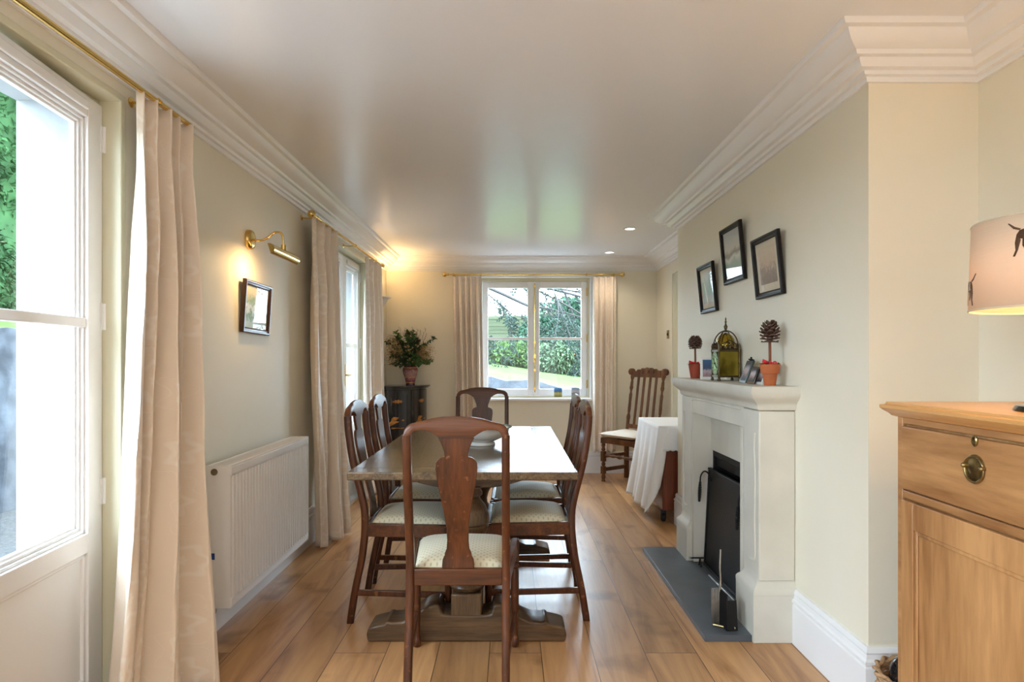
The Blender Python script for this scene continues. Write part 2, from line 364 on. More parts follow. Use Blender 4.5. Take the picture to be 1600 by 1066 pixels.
    def build(s, name, mat, parent=None, bevel=0, smooth=30, segs=2, sub=0, solid=0, recalc=True):
        me = bpy.data.meshes.new(name); me.from_pydata(s.v, [], s.f)
        if s.uv:
            ul = me.uv_layers.new(name='UVMap')
            for lp in me.loops: ul.data[lp.index].uv = s.uv.get(lp.vertex_index, (0, 0))
        if recalc:
            import bmesh
            b = bmesh.new(); b.from_mesh(me); bmesh.ops.recalc_face_normals(b, faces=b.faces); b.to_mesh(me); b.free()
        me.materials.append(M[mat] if isinstance(mat, str) else mat)
        o = bpy.data.objects.new(name, me); COL.objects.link(o)
        if parent: o.parent = parent
        if solid:
            q = o.modifiers.new('s', 'SOLIDIFY'); q.thickness = solid; q.offset = 0
        if bevel:
            q = o.modifiers.new('b', 'BEVEL'); q.width = bevel; q.segments = segs; q.limit_method = 'ANGLE'; q.angle_limit = radians(40)
        if sub:
            q = o.modifiers.new('u', 'SUBSURF'); q.levels = sub; q.render_levels = sub
        if smooth:
            me.shade_smooth() if hasattr(me, 'shade_smooth') else None
            try: me.set_sharp_from_angle(angle=radians(smooth))
            except Exception: pass
        return o
def thing(name, label, cat, loc=(0,0,0), rz=0, group=None):
    o = bpy.data.objects.new(name, None); COL.objects.link(o); o.location = loc; o.rotation_euler = (0, 0, rz)
    o.empty_display_size = .05
    o['label'] = label; o['category'] = cat
    if group: o['group'] = group
    return o
def tag(o, label, cat, group=None, kind=None):
    o['label'] = label; o['category'] = cat
    if group: o['group'] = group
    if kind: o['kind'] = kind
    return o
def struct(mb, name, mat, parent=None, **k):
    o = mb.build(name, mat, parent, **k)
    if not parent: o['kind'] = 'structure'
    return o
def dup(root, loc, rz, label):
    def cp(o, par):
        c = o.copy(); COL.objects.link(c); c.parent = par
        for ch in o.children: cp(ch, c)
        return c
    kids = list(root.children); r = root.copy(); COL.objects.link(r)
    r.location = loc; r.rotation_euler = (0, 0, rz); r['label'] = label
    for ch in kids: cp(ch, r)
    return r
def smooth_interp(pts, x):
    if x <= pts[0][0]: return pts[0][1]
    for (a, b), (c, d) in zip(pts, pts[1:]):
        if x <= c:
            t = (x-a)/(c-a); return b+(d-b)*t
    return pts[-1][1]
def bez(pts, n=12):
    """Catmull-Rom through the points"""
    P = [Vector(p) for p in pts]; out = []
    for i in range(len(P)-1):
        p0 = P[max(i-1, 0)]; p1 = P[i]; p2 = P[i+1]; p3 = P[min(i+2, len(P)-1)]
        for k in range(n):
            t = k/n
            out.append(.5*((2*p1)+(p2-p0)*t+(2*p0-5*p1+4*p2-p3)*t*t+(3*p1-p0-3*p2+p3)*t**3))
    out.append(P[-1]); return out

# ------------------------------------------------------------------ room shell
XL, XC, XN, XF = -1.34, 1.228, 1.606, 1.565      # left wall, chimney face, near right wall, far right wall
YB, YC0, YC1 = 6.735, 2.155, 4.62                # back wall, chimney breast from/to
ZC = 2.303
YR = -3.0
D0a, D0b = -2.6, -.7  # unseen opening added behind the camera to let in side daylight
D1a, D1b, D2a, D2b, ZD = .65, 2.155, 4.64, 5.81, 2.11
struct(MB().box(XL-.36, XN+.3, YR, YB+.3, -.12, 0), 'floor', 'floor', smooth=0)
struct(MB().box(XL-.36, XN+.3, YR, YB+.3, ZC, ZC+.2), 'ceiling', 'ceiling', smooth=0)
def left_wall(x0, x1):
    m = MB()
    for a, b in ((YR, D0a), (D0b, D1a), (D1b, D2a), (D2b, YB+.3)): m.box(x0, x1, a, b, 0, ZC)
    m.box(x0, x1, D0a, D0b, ZD, ZC)
    m.box(x0, x1, D1a, D1b, ZD, ZC); m.box(x0, x1, D2a, D2b, ZD, ZC)
    return m
struct(left_wall(XL-.11, XL), 'wall_left', 'wall', smooth=0)
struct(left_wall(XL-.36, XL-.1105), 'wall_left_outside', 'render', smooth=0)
WX0, WX1, WZ0, WZ1 = -.345, .855, .80, 2.10
def back_wall(y0, y1):
    m = MB(); m.box(XL, WX0, y0, y1, 0, ZC); m.box(WX1, XF+.34, y0, y1, 0, ZC)
    m.box(WX0, WX1, y0, y1, 0, WZ0); m.box(WX0, WX1, y0, y1, WZ1, ZC); return m
struct(back_wall(YB, YB+.10), 'wall_back', 'wall', smooth=0)
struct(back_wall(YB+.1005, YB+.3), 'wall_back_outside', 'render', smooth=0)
struct(MB().box(XN, XN+.3, YR, YC0, 0, ZC), 'wall_right', 'wall', smooth=0)
struct(MB().box(XF, XF+.34, YC1, YB, 0, ZC), 'wall_right_alcove', 'wall', smooth=0)
# chimney breast, open at the fire
FY0, FY1, FZ = 2.90, 3.72, .90
m = MB(); m.box(XC, XN+.3, YC0, FY0, 0, ZC); m.box(XC, XN+.3, FY1, YC1, 0, ZC); m.box(XC, XN+.3, FY0, FY1, FZ, ZC); m.box(1.60, XN+.3, FY0, FY1, 0, FZ)
struct(m, 'wall_chimney', 'wall', smooth=0)
# rear wall behind the camera
m = MB().box(XL-.36, XN+.3, YR-.2, YR, 0, ZC)
struct(m, 'wall_front', 'wall', smooth=0)
# cornice profile (offset into room, z)
cp = [(0, 2.168), (.012, 2.168), (.016, 2.184), (.030, 2.186), (.034, 2.198), (.052, 2.202), (.066, 2.216), (.070, 2.226), (.088, 2.228), (.094, 2.240),
      (.112, 2.246), (.132, 2.258), (.146, 2.274), (.150, 2.284), (.170, 2.286), (.176, 2.294), (.178, 2.3029), (0, 2.3029)]
path = [(XN, YR+.01), (XN, YC0), (XC, YC0), (XC, YC1), (XF, YC1), (XF, YB), (XL, YB), (XL, YR+.01)]
struct(MB().sweep(path, cp, side=1), 'trim_1', 'trim', smooth=25)
# skirting boards
sp = [(0, 0), (.022, 0), (.022, .165), (.018, .172), (.024, .178), (.024, .188), (.016, .194), (.013, .210), (.016, .216), (.008, .232), (0, .232)]
def skirt(name, pth): struct(MB().sweep(pth, sp), name, 'trim', smooth=25)
skirt('baseboard_right', [(XN, YR+.01), (XN, YC0), (XC, YC0), (XC, 2.69)])
skirt('baseboard_chimney_far', [(XC, 3.95), (XC, YC1), (XF, YC1), (XF, YB), (XL, YB), (XL, D2b)])
skirt('baseboard_left', [(XL, D2a), (XL, D1b)])
skirt('baseboard_left_near', [(XL, D1a), (XL, D0b)])

# cream architrave lining of the two french door recesses
for i, (a, b) in enumerate(((D1a, D1b), (D2a, D2b))):
    m = MB(); xo = XL-.0002
    m.box(XL-.108, XL+.004, b-.006, b+.022, 0, ZD+.02); m.box(XL-.108, XL+.004, a-.022, a+.006, 0, ZD+.02); m.box(XL-.108, XL+.004, a, b, ZD-.006, ZD+.02)
    m.box(XL-.108, XL-.07, b-.03, b-.006, 0, ZD-.006); m.box(XL-.108, XL-.07, a, b-.03, ZD-.03, ZD-.006)
    struct(m, 'trim_%d' % (i+2), 'jamb', smooth=0, bevel=.004)
    struct(MB().box(XL-.36, XL-.0, a+.001, b-.001, -.005, .022), 'trim_%d' % (i+4), 'trim', smooth=0, bevel=.004)

def french_leaf(name, w, z0=.028, z1=2.085, zg0=.668, zg1=1.996, zb=1.34, hand=1):
    """leaf hinged at the origin, running towards -Y (hand=1) or +Y (hand=-1); inner face at x=0"""
    e = bpy.data.objects.new(name, None); COL.objects.link(e); e['kind'] = 'structure'
    s = -hand; T = .045
    def bx(m, a, b, zA, zB, x0=-T, x1=0):
        ya, yb = sorted((s*a, s*b)); m.box(x0, x1, ya, yb, zA, zB)
    m = MB(); st = .085
    bx(m, 0, st, z0, z1); bx(m, w-st, w, z0, z1); bx(m, st, w-st, zg1+.02, z1); bx(m, st, w-st, zg0-.085, zg0-.02); bx(m, st, w-st, z0, z0+.13)
    # glazing beads, stepped
    for d, x in ((.0, -.012), (.010, -.020), (.018, -.028)):
        bx(m, st+d, st+d+.010, zg0-.02, zg1+.02, -T, x); bx(m, w-st-d-.010, w-st-d, zg0-.02, zg1+.02, -T, x)
        bx(m, st, w-st, zg1+.010-d, zg1+.020-d, -T, x); bx(m, st, w-st, zg0-.02+d, zg0-.01+d, -T, x)
    struct(m, 'door_frame', 'door', e, smooth=0, bevel=.0025)
    m = MB(); bx(m, st, w-st, z0+.13, zg0-.085, -.032, -.018)
    bx(m, st, st+.014, z0+.13, zg0-.085, -.032, -.008); bx(m, w-st-.014, w-st, z0+.13, zg0-.085, -.032, -.008)
    bx(m, st, w-st, zg0-.099, zg0-.085, -.032, -.008); bx(m, st, w-st, z0+.13, z0+.144, -.032, -.008)
    struct(m, 'door_panel', 'door', e, smooth=0, bevel=.003)
    m = MB(); bx(m, st, w-st, zb-.016, zb+.016, -T+.004, -.006); struct(m, 'glazing_bar', 'door', e, smooth=0, bevel=.004)
    m = MB(); bx(m, st, w-st, zg0-.015, zg1+.015, -.033, -.029); struct(m, 'glass', 'glass', e, smooth=0)
    m = MB(); bx(m, .10, w-.10, z1-.052, z1-.020, 0, .012); struct(m, 'vent', 'door', e, smooth=0, bevel=.005)
    for z in (.77, 1.365, 1.97):
        m = MB(); y = s*-.004; m.lathe([(.008, -.045), (.008, .045)], (.004, y, z), 10); m.box(-.002, .003, min(y, y+.02*s), max(y, y+.02*s), z-.045, z+.045)
        struct(m, 'hinge', 'door', e)
    return e
def leaf_handle(e, y, z):
    m = MB(); m.box(0, .005, y-.014, y+.014, z-.09, z+.09); m.tube([(.004, y, z), (.045, y, z)], .007); m.tube(bez([(.045, y, z), (.05, y-.05, z+.004), (.048, y-.105, z-.002)], 6), .007)
    struct(m, 'door_handle', 'brass', e)
e = french_leaf('door_1', .74); e.location = (XL-.059, D1b-.008, 0); e.rotation_euler = (0, 0, 0.104)
e = french_leaf('door_2', .73, hand=-1); e.location = (XL-.059, D1a+.012, 0)
e = french_leaf('door_3', .568); e.location = (XL-.059, D2b-.012, 0); leaf_handle(e, -.50, 1.085)
e = french_leaf('door_4', .568, hand=-1); e.location = (XL-.059, D2a+.012, 0)
# flush cupboard door in the far alcove
m = MB().box(XF-.006, XF+.02, 5.02, 6.06, .24, 2.04); struct(m, 'door_5', 'jamb', smooth=0, bevel=.003)
m = MB().box(XF-.009, XF+.01, 6.062, 6.10, .232, 2.08).box(XF-.009, XF+.01, 4.98, 6.10, 2.042, 2.08); struct(m, 'trim_6', 'wall', smooth=0, bevel=.003)

# back window
wroot = bpy.data.objects.new('window_1', None); COL.objects.link(wroot); wroot['kind'] = 'structure'
YW = YB+.085
m = MB(); m.box(WX0, WX0+.03, YW-.01, YW+.07, WZ0, WZ1).box(WX1-.03, WX1, YW-.01, YW+.07, WZ0, WZ1).box(WX0+.03, WX1-.03, YW-.01, YW+.07, WZ1-.035, WZ1).box(WX0+.03, WX1-.03, YW-.01, YW+.07, WZ0, WZ0+.02)
struct(m, 'window_frame', 'jamb', wroot, smooth=0, bevel=.004)
m = MB(); m.box(WX0-.05, WX0, YB-.012, YB, WZ0-.02, WZ1+.05).box(WX1, WX1+.05, YB-.012, YB, WZ0-.02, WZ1+.05).box(WX0, WX1, YB-.012, YB, WZ1, WZ1+.05)
m.box(WX0-.0, WX0+.004, YB, YW, WZ0, WZ1).box(WX1-.004, WX1, YB, YW, WZ0, WZ1)
struct(m, 'window_architrave', 'door', wroot, smooth=0, bevel=.004)
struct(MB().box(WX0-.06, WX1+.08, YB-.05, YW, WZ0-.028, WZ0+.002), 'window_sill', 'door', wroot, smooth=0, bevel=.008)
def casement(x0, x1):
    z0, z1 = WZ0+.022, WZ1-.037; st = .062
    m = MB(); y0, y1 = YW, YW+.045
    m.box(x0, x0+st, y0, y1, z0, z1).box(x1-st, x1, y0, y1, z0, z1).box(x0+st, x1-st, y0, y1, z1-.07, z1).box(x0+st, x1-st, y0, y1, z0, z0+.075)
    c = struct(m, 'casement', 'door', wroot, smooth=0, bevel=.004)
    struct(MB().box(x0+st, x1-st, y0+.006, y1-.006, 1.43, 1.456), 'glazing_bar', 'door', c, smooth=0, bevel=.003)
    struct(MB().box(x0+st-.005, x1-st+.005, y0+.028, y0+.032, z0+.07, z1-.065), 'glass', 'glass', c, smooth=0)
xm = .244
casement(WX0+.032, xm-.002); casement(xm+.002, WX1-.032)
m = MB(); m.box(xm-.012, xm+.03, YW-.012, YW-.001, WZ0+.03, WZ1-.04); struct(m, 'meeting_bead', 'door', wroot, bevel=.003, smooth=0)
m = MB(); m.tube([(xm+.012, YW-.022, WZ0+.06), (xm+.012, YW-.022, WZ1-.06)], .006); 
for z in (WZ0+.1, 1.1, 1.4, 1.75, WZ1-.09): m.box(xm+.002, xm+.022, YW-.03, YW-.012, z-.012, z+.012)
m.box(xm, xm+.024, YW-.032, YW-.012, 1.19, 1.27); m.tube(bez([(xm+.012, YW-.03, 1.23), (xm+.012, YW-.055, 1.225), (xm+.02, YW-.058, 1.17)], 5), .008)
struct(m, 'window_bolt', 'brass', wroot)
for z in (.95, 1.45, 1.95): struct(MB().lathe([(.008, -.045), (.008, .045)], (WX1-.03, YW-.012, z), 10), 'window_hinge', 'brass', wroot)

# ------------------------------------------------------------------ dining chairs
OFF = [(0, -.07), (.15, -.046), (.30, -.014), (.42, 0), (.52, 0), (.60, -.018), (.68, -.040), (.78, -.062), (.9, -.078), (1.03, -.084)]
def rk(z):
    return sum(smooth_interp(OFF, z+d) for d in (-.03, -.015, 0, .015, .03))/5
def make_chair():
    t = thing('dining_chair', 'splat-back mahogany dining chair nearest the camera at the head of the table', 'chair', group='dining chairs round the refectory table')
    for s in (-1, 1):
        secs = []
        for i in range(34):
            z = .955*i/33; w = .0145 if z > .1 else .0125+.002*z/.1; d = .016
            y = -.20+rk(z); x = s*.1735; r = .005
            secs.append([(x-w, y-d+r, z), (x-w+r, y-d, z), (x+w-r, y-d, z), (x+w, y-d+r, z), (x+w, y+d-r, z), (x+w-r, y+d, z), (x-w+r, y+d, z), (x-w, y+d-r, z)])
        MB().loft(secs).build('leg', 'chair', t, smooth=50)
    for s in (-1, 1):
        m = MB(); x, y = s*.208, .188
        m.box(x-.018, x+.018, y-.018, y+.018, .365, .455)
        m.lathe([(.017, .366), (.014, .36), (.014, .352), (.019, .347), (.019, .340), (.014, .335), (.0165, .32), (.0175, .25), (.015, .12), (.0135, .05), (.015, .038), (.019, .028), (.019, .014), (.015, .002)], (x, y, 0), 16)
        m.build('leg', 'chair', t, bevel=.002, smooth=45)
    # crest rail
    top = [(0, 1.02), (.05, 1.0185), (.09, 1.012), (.12, 1.003), (.14, .9985), (.158, .995), (.170, .988), (.180, .975), (.186, .958), (.188, .938)]
    bot = [(0, .944), (.058, .944), (.066, .949), (.078, .958), (.092, .966), (.108, .971), (.136, .971), (.150, .967), (.157, .958), (.160, .944), (.1605, .938), (.188, .937)]
    us = [i*.188/24 for i in range(-24, 25)]; secs = []
    for u in us:
        a = smooth_interp(top, abs(u)); b = smooth_interp(bot, abs(u)); b = min(b, a-.001); th = .013
        yt = -.20+rk(a); yb = -.20+rk(b); zm = (a+b)/2; h = (a-b)
        secs.append([(u, yb-th, b+.002), (u, yb-th-.002, b+h*.3), (u, yt-th, a-h*.2), (u, yt-th*.5, a), (u, yt+th*.5, a), (u, yt+th, a-h*.2), (u, yb+th, b+.002)])
    MB().loft(secs).build('top_rail', 'chairx', t, smooth=50)
    rows = [(.946, .064), (.93, .055), (.91, .047), (.895, .042), (.878, .041), (.8765, .052), (.872, .060), (.866, .067), (.855, .0725), (.835, .0735), (.81, .071), (.78, .067), (.72, .056), (.67, .047), (.62, .040), (.565, .0385), (.535, .041), (.518, .048), (.510, .0485), (.495, .056), (.475, .058), (.462, .058)]
    MB().strip([(z, -w, w) for z, w in rows], -.206, -.194, rk).build('splat', 'chair', t, bevel=.002, smooth=40)
    # seat frame
    m = MB()
    m.box(-.16, .16, -.212, -.188, .402, .462)
    m.box(-.19, .19, .178, .202, .402, .462)
    for s in (-1, 1):
        a = [(s*.188, -.19), (s*.222, .19), (s*.197, .19), (s*.163, -.19)]
        m.prism(a, 2, .402, .462)
    m.build('seat_frame', 'chairx', t, bevel=.004, smooth=40)
    # drop-in pad
    def pad(u, v):
        y = -.180+v*.365; hw = .162+(.034*v)
        a = 2*u-1; b = 2*v-1; ed = (1-abs(a)**6)*(1-abs(b)**6)
        return (a*hw, y, .452+.024*min(1, ed*1.6)**.7+.030*(1-a*a)*(1-b*b)+(.004 if ed > 0 else 0))
    m = MB().grid(pad, 24, 24); MB.build(m, 'seat', 'pad', t, smooth=60)
    for s in (-1, 1):
        MB().prism([(s*.176-.008, -.245), (s*.208-.008, .188), (s*.208+.008, .188), (s*.176+.008, -.245)], 2, .128, .155).build('stretcher', 'chair', t, bevel=.003, smooth=40)
    return t
ch = make_chair()
ch.location = (-.192, 2.475, 0)
dup(ch, (-.475, 3.075, 0), -pi/2, 'splat-back dining chair on the radiator side of the table, nearer of the two')
dup(ch, (-.480, 3.59, 0), -pi/2, 'splat-back dining chair on the radiator side of the table, second from the camera')
dup(ch, (.083, 3.105, 0), pi/2, 'splat-back dining chair on the fireplace side of the table, nearer of the two')
dup(ch, (.092, 3.61, 0), pi/2, 'splat-back dining chair on the fireplace side of the table, second from the camera')
dup(ch, (-.205, 4.195, 0), pi, 'splat-back dining chair at the far end of the table with its back to the window')

# ------------------------------------------------------------------ refectory table
TX, TY0, TY1, TW, TZ = -.193, 2.49, 4.20, .46, .77
t = thing('refectory_table', 'long dark oak refectory table with turned pedestals and sledge feet', 'table', (TX, (TY0+TY1)/2, 0))
L = (TY1-TY0)/2
m = MB(); m.box(-TW+.001, TW-.001, -L+.0985, L-.0985, TZ-.03, TZ)
m.box(-TW, TW, -L, -L+.099, TZ-.032, TZ+.0005); m.box(-TW, TW, L-.099, L, TZ-.032, TZ+.0005)
m.build('tabletop', 'oak', t, bevel=.004, smooth=30)
m = MB()
for s in (-1, 1): m.box(s*.27-.015, s*.27+.015, -L+.30, L-.30, TZ-.075, TZ-.033)
m.build('under_rail', 'oak', t, bevel=.003)
for py in (2.775, 3.905):
    y = py-(TY0+TY1)/2
    # bearer under the top with curved ends
    poly = [(-.36, TZ-.033), (-.36, TZ-.05)]+[(-.36+.28*q, TZ-.05-.06*(sin(q*pi/2)**1.6)) for q in (.15, .3, .45, .6, .75, .9, 1)]
    poly += [(-x, z) for x, z in reversed(poly)]
    MB().prism(poly, 1, y-.05, y+.05).build('bearer', 'oakc', t, bevel=.003)
    prof = [(.055, .205), (.072, .215), (.080, .23), (.072, .245), (.058, .255), (.052, .275), (.060, .30), (.066, .305), (.060, .315), (.046, .33), (.044, .36), (.056, .40), (.078, .44), (.092, .475), (.0955, .49), (.089, .497), (.0955, .504), (.094, .54), (.080, .575), (.060, .60), (.054, .612), (.066, .622), (.066, .634), (.058, .645), (.058, .67)]
    m = MB().lathe(prof, (0, y, 0), 32); m.build('baluster', 'oakx', t, smooth=40)
    m = MB().box(-.067, .067, y-.067, y+.067, .095, .205); m.build('pedestal_block', 'oakx', t, bevel=.008)
    MB().box(-.065, .065, y-.05, y+.05, .655, .672).build('collar', 'oakx', t, bevel=.004)
    half = [(.427, 0), (.432, .03), (.425, .058), (.40, .067), (.355, .077), (.345, .090), (.325, .084), (.28, .086), (.235, .105), (.20, .135), (.165, .155), (.13, .162), (.115, .155), (.105, .12), (.068, .115)]
    poly = half+[(-x, z) for x, z in reversed(half)]
    poly.insert(len(half), (0, .115)); 
    m = MB().prism(poly, 1, y-.072, y+.072); m.build('foot', 'oakc', t, bevel=.008, smooth=40)
MB().box(-.035, .035, 2.845-3.345, 3.85-3.345, .10, .185).build('stretcher', 'oak', t, bevel=.006)
# bowl
t = thing('china_bowl', 'large white footed china bowl standing on the oak table', 'bowl', (-.16, 3.31, TZ+.001))
MB().lathe([(.0, .006), (.070, .004), (.076, 0), (.078, .003), (.074, .014), (.066, .018), (.09, .024), (.13, .045), (.150, .070), (.156, .086), (.166, .092), (.166, .095), (.152, .089), (.144, .07), (.12, .045), (.06, .03), (0, .028)], n=48, caps=False).build('bowl_body', 'china', t, smooth=50)
MB().lathe([(.1515, .0895), (.1655, .0955), (.1675, .0935), (.160, .0895)], n=48, caps=False).build('rim', 'blue', t, smooth=50)

# ------------------------------------------------------------------ radiator
t = thing('radiator', 'white finned panel radiator on the wall between the curtains', 'radiator', (XL, 3.15, .17))
Xf = .16; w = .505
secs = []; N = 29
m = MB(); m.box(Xf-.037, Xf-.0325, -w+.01, w-.01, .012, .588)
for i in range(N):
    y = -w+.03+(2*w-.06)*i/(N-1)
    m.prism([(Xf-.033, y-.0115), (Xf-.003, y-.0115), (Xf, y-.0085), (Xf, y+.0085), (Xf-.003, y+.0115), (Xf-.033, y+.0115)], 2, .032, .564)
m.box(Xf-.038, Xf, -w+.002, w-.002, .002, .040); m.box(Xf-.038, Xf, -w+.002, w-.002, .556, .594)
m.build('front_panel', 'rad', t, bevel=.002, smooth=30)
for s in (-1, 1): MB().box(.052, Xf-.001, min(s*w, s*(w+.004)), max(s*w, s*(w+.004)), 0, .6).build('side_panel', 'rad', t, bevel=.001)
m = MB(); m.box(.055, .068, -w, w, .595, .60).box(Xf-.016, Xf-.001, -w, w, .595, .60)
for i in range(60):
    y = -w+.005+(2*w-.01)*i/59; m.box(.068, Xf-.016, y-.0032, y+.0032, .594, .598)
m.build('top_grille', 'rad', t)
MB().box(.053, .058, -w+.006, w-.006, .01, .59).build('back_panel', 'rad', t)
MB().lathe([(.0, 0), (.012, 0), (.014, .003), (.014, .007), (.0, .008)], (0, 0, 0), 20, Matrix.Translation((.092, -w-.004, .575)) @ Matrix.Rotation(pi/2, 4, 'X')).build('plug', 'plug', t)
MB().box(.075, .092, -w-.0052, -w-.004, .205, .232).build('tape', 'tape', t)
m = MB(); m.tube([(.075, -w-.002, .04), (.075, -w-.035, .04)], .010, 12); m.tube([(.075, -w-.035, .055), (.075, -w-.035, -.035)], .009, 12); m.tube([(.075, -w-.035, .0), (.11, -w-.035, .0)], .011, 12); m.tube([(.075, -w-.035, -.03), (.075, -w-.035, -.1695)], .0075, 10)
m.build('valve', 'steel', t)
m = MB(); m.tube([(.075, -w-.035, .045), (.075, -w-.035, .085)], .014, 16); m.build('valve_cap', 'rad', t)
for q in (-.33, .33): MB().box(.0005, .054, q-.02, q+.02, .1, .5).build('bracket', 'steel', t)

# ------------------------------------------------------------------ curtains and rods
def curtain(name, label, T0, T1, B0, B1, zt, zb, folds, amp_t, amp_b, seed, group, power=1.6, head=True):
    """T0,T1 top line ends, B0,B1 bottom line ends (XY)"""
    rnd = random.Random(seed); ph = [rnd.uniform(-.5, .5) for _ in range(6)]
    T0, T1, B0, B1 = map(Vector, (T0, T1, B0, B1)); H = zt-zb
    def f(u, v):
        z = zt-H*v; k = v**power
        p = T0.lerp(T1, u).lerp(B0.lerp(B1, u), k)
        d = (T1-T0).lerp(B1-B0, k).normalized(); n = Vector((d.y, -d.x))
        uu = u+.012*sin(2*pi*u*2+ph[0])+.02*v*sin(2*pi*u*3+ph[1]+v*1.5)
        w = 2*pi*folds*uu
        a = amp_t+(amp_b-amp_t)*min(1, v*1.1+.0)
        a *= smooth_interp([(0, .62), (.05, .58), (.075, .50), (.12, .66), (.22, .95), (.3, 1)], v)*(.55+.45*min(1, u*7, (1-u)*7+.4))
        s = sin(w); s = (abs(s)**.8)*(1 if s > 0 else -1)
        off = a*(s*(1-.25*v)+(.12+.5*v)*sin(w*.5+ph[2]+v*.6)+.22*sin(w*2+ph[3]+v*2))
        off += .007*sin(9*v+6*u+ph[4])*v+.003*sin(31*v+9*sin(w*.5)+ph[5])*v**.5*(.5+.5*sin(w+1))
        zz = z+(.006*sin(w*1.0+1) if v == 0 else 0)+(.008*sin(w) if v > .995 else 0)
        return (p.x+n.x*off+d.x*.006*cos(w*2)*(1-v), p.y+n.y*off+d.y*.006*cos(w*2), zz)
    Wd = folds*.13
    m = MB().grid(f, folds*22, 60, lambda u, v: (u*Wd*1.4, (1-v)*H))
    o = m.build(name, 'curtain', None, smooth=80, solid=.003, recalc=False)
    tag(o, label, 'curtain', group); return o
G1 = 'damask curtains on brass rods'
curtain('curtain', 'full-length cream damask curtain beside the glazed door nearest the camera', (-1.255, 2.10), (-1.25, 2.47), (-1.262, 1.93), (-1.145, 2.40), 2.115, .012, 5, .040, .060, 1, G1, 2.0)
curtain('curtain', 'cream damask curtain hanging to the floor just beyond the radiator', (-1.262, 3.96), (-1.245, 4.50), (-1.245, 4.00), (-1.15, 4.36), 2.115, .012, 4, .048, .062, 2, G1, 2.2)
curtain('curtain', 'cream damask curtain on the far side of the second french window, near the corner cupboard', (-1.26, 5.42), (-1.24, 6.03), (-1.235, 5.32), (-1.21, 5.95), 2.105, .012, 4, .045, .058, 3, G1)
curtain('curtain', 'cream curtain left of the back window', (-.31, 6.655), (-.61, 6.655), (-.285, 6.63), (-.575, 6.63), 2.095, .24, 5, .026, .038, 4, G1, 1)
curtain('curtain', 'cream curtain right of the back window', (1.12, 6.655), (.875, 6.655), (1.11, 6.63), (.865, 6.63), 2.095, .24, 4, .026, .038, 5, G1, 1)
def rod(label, a, b, brackets, ballends, wall):
    t = thing('curtain_rod', label, 'curtain rod', a, group='brass curtain rods')
    A = Vector((0, 0, 0)); B = Vector(b)-Vector(a); d = B.normalized()
    MB().tube([A, B], .010 if d.y > .5 else .007, 14).build('pole', 'brass', t)
    for e_ in ballends:
        P = B if e_ else A; dd = d if e_ else -d
        q = dd.to_track_quat('Z', 'Y').to_matrix().to_4x4(); q.translation = P
        MB().lathe([(.010, 0), (.015, .004), (.015, .009), (.009, .014), (.012, .02), (.021, .03), (.026, .044), (.021, .058), (.010, .066), (.0, .068)], n=20, mat=q).build('finial', 'brass', t, smooth=60)
    for s in brackets:
        P = A+d*s; w = Vector(wall)
        m = MB(); m.tube([P, P+w*.5+Vector((0, 0, -.004)), P+w], .005, 8)
        q = (-w).normalized().to_track_quat('Z', 'Y').to_matrix().to_4x4(); q.translation = P+w
        m.lathe([(.018, .0005), (.018, .004), (.010, .008)], n=16, mat=q); m.tube([P-d*.006, P+d*.006], .0135, 14)
        m.build('bracket', 'brass', t)
    return t
rod('brass curtain rod above the glazed door nearest the camera', (-1.243, .55, 2.125), (-1.243, 2.44, 2.125), (.06, 1.66), (0,), (-.0965, 0, 0))
rod('brass curtain rod with ball finial above the second french window', (-1.243, 3.95, 2.125), (-1.243, 6.0, 2.125), (.06, 1.05, 1.80), (0, 1), (-.0965, 0, 0))
rod('slim brass curtain rod across the top of the back window', (-.66, 6.655, 2.118), (1.14, 6.655, 2.118), (.05, .34, 1.46, 1.75), (0, 1), (0, .0795, 0))

# ------------------------------------------------------------------ left wall: picture light, picture, uplighter
t = thing('picture_light', 'brass swan-neck picture light on the wall above the radiator', 'wall light', (XL, 3.20, 1.83))
RX = Matrix.Rotation(pi/2, 4, 'Y')
MB().lathe([(0, .0005), (.050, .0005), (.050, .014), (.044, .022), (.03, .025), (0, .026)], n=28, mat=RX).build('back_plate', 'brass', t, smooth=50)
MB().tube(bez([(.02, 0, 0), (.06, 0, -.004), (.095, .004, .010), (.125, .008, .035), (.155, .010, .040), (.172, .010, .015), (.175, .010, -.04)], 8), .0055, 10).build('arm', 'brass', t)
m = MB(); secs = []
R = .026
arc = [(R*sin(q), R*cos(q)) for q in [radians(a) for a in range(-18, 163, 10)]]
arc2 = [(x*.93, z*.93) for x, z in reversed(arc)]
for y in (-.17, .19): secs.append([(.172+x, y, -.075+z) for x, z in arc+arc2])
m.loft(secs); m.prism([(.172+x, -.075+z) for x, z in arc], 1, -.173, -.170); m.prism([(.172+x, -.075+z) for x, z in arc], 1, .19, .193)
m.build('lamp_shade', 'brass', t, smooth=40)
MB().lathe([(.012, -.02), (.012, .02)], (.175, .01, -.045), 16).build('swivel', 'brass', t)
MB().tube([(.172, -.11, -.085), (.172, .13, -.085)], .007, 12).build('bulb', emit('picture_bulb', (1, .70, .36), 3), t)
def lamp(name, kind, loc, power, col, size=.02, rot=(0, 0, 0), blend=.6, ang=1.8, sx=.2):
    l = bpy.data.lights.new(name, kind); l.energy = power; l.color = col
    if kind == 'AREA': l.shape = 'RECTANGLE'; l.size = sx; l.size_y = size
    else: l.shadow_soft_size = size
    if kind == 'SPOT': l.spot_size = ang; l.spot_blend = blend
    o = bpy.data.objects.new(name, l); o.location = loc; o.rotation_euler = rot; COL.objects.link(o); return o
lamp('picture_lamp', 'AREA', (XL+.150, 3.14, 1.725), .75, (1, .66, .30), .03, (0, radians(25), 0), sx=.03)

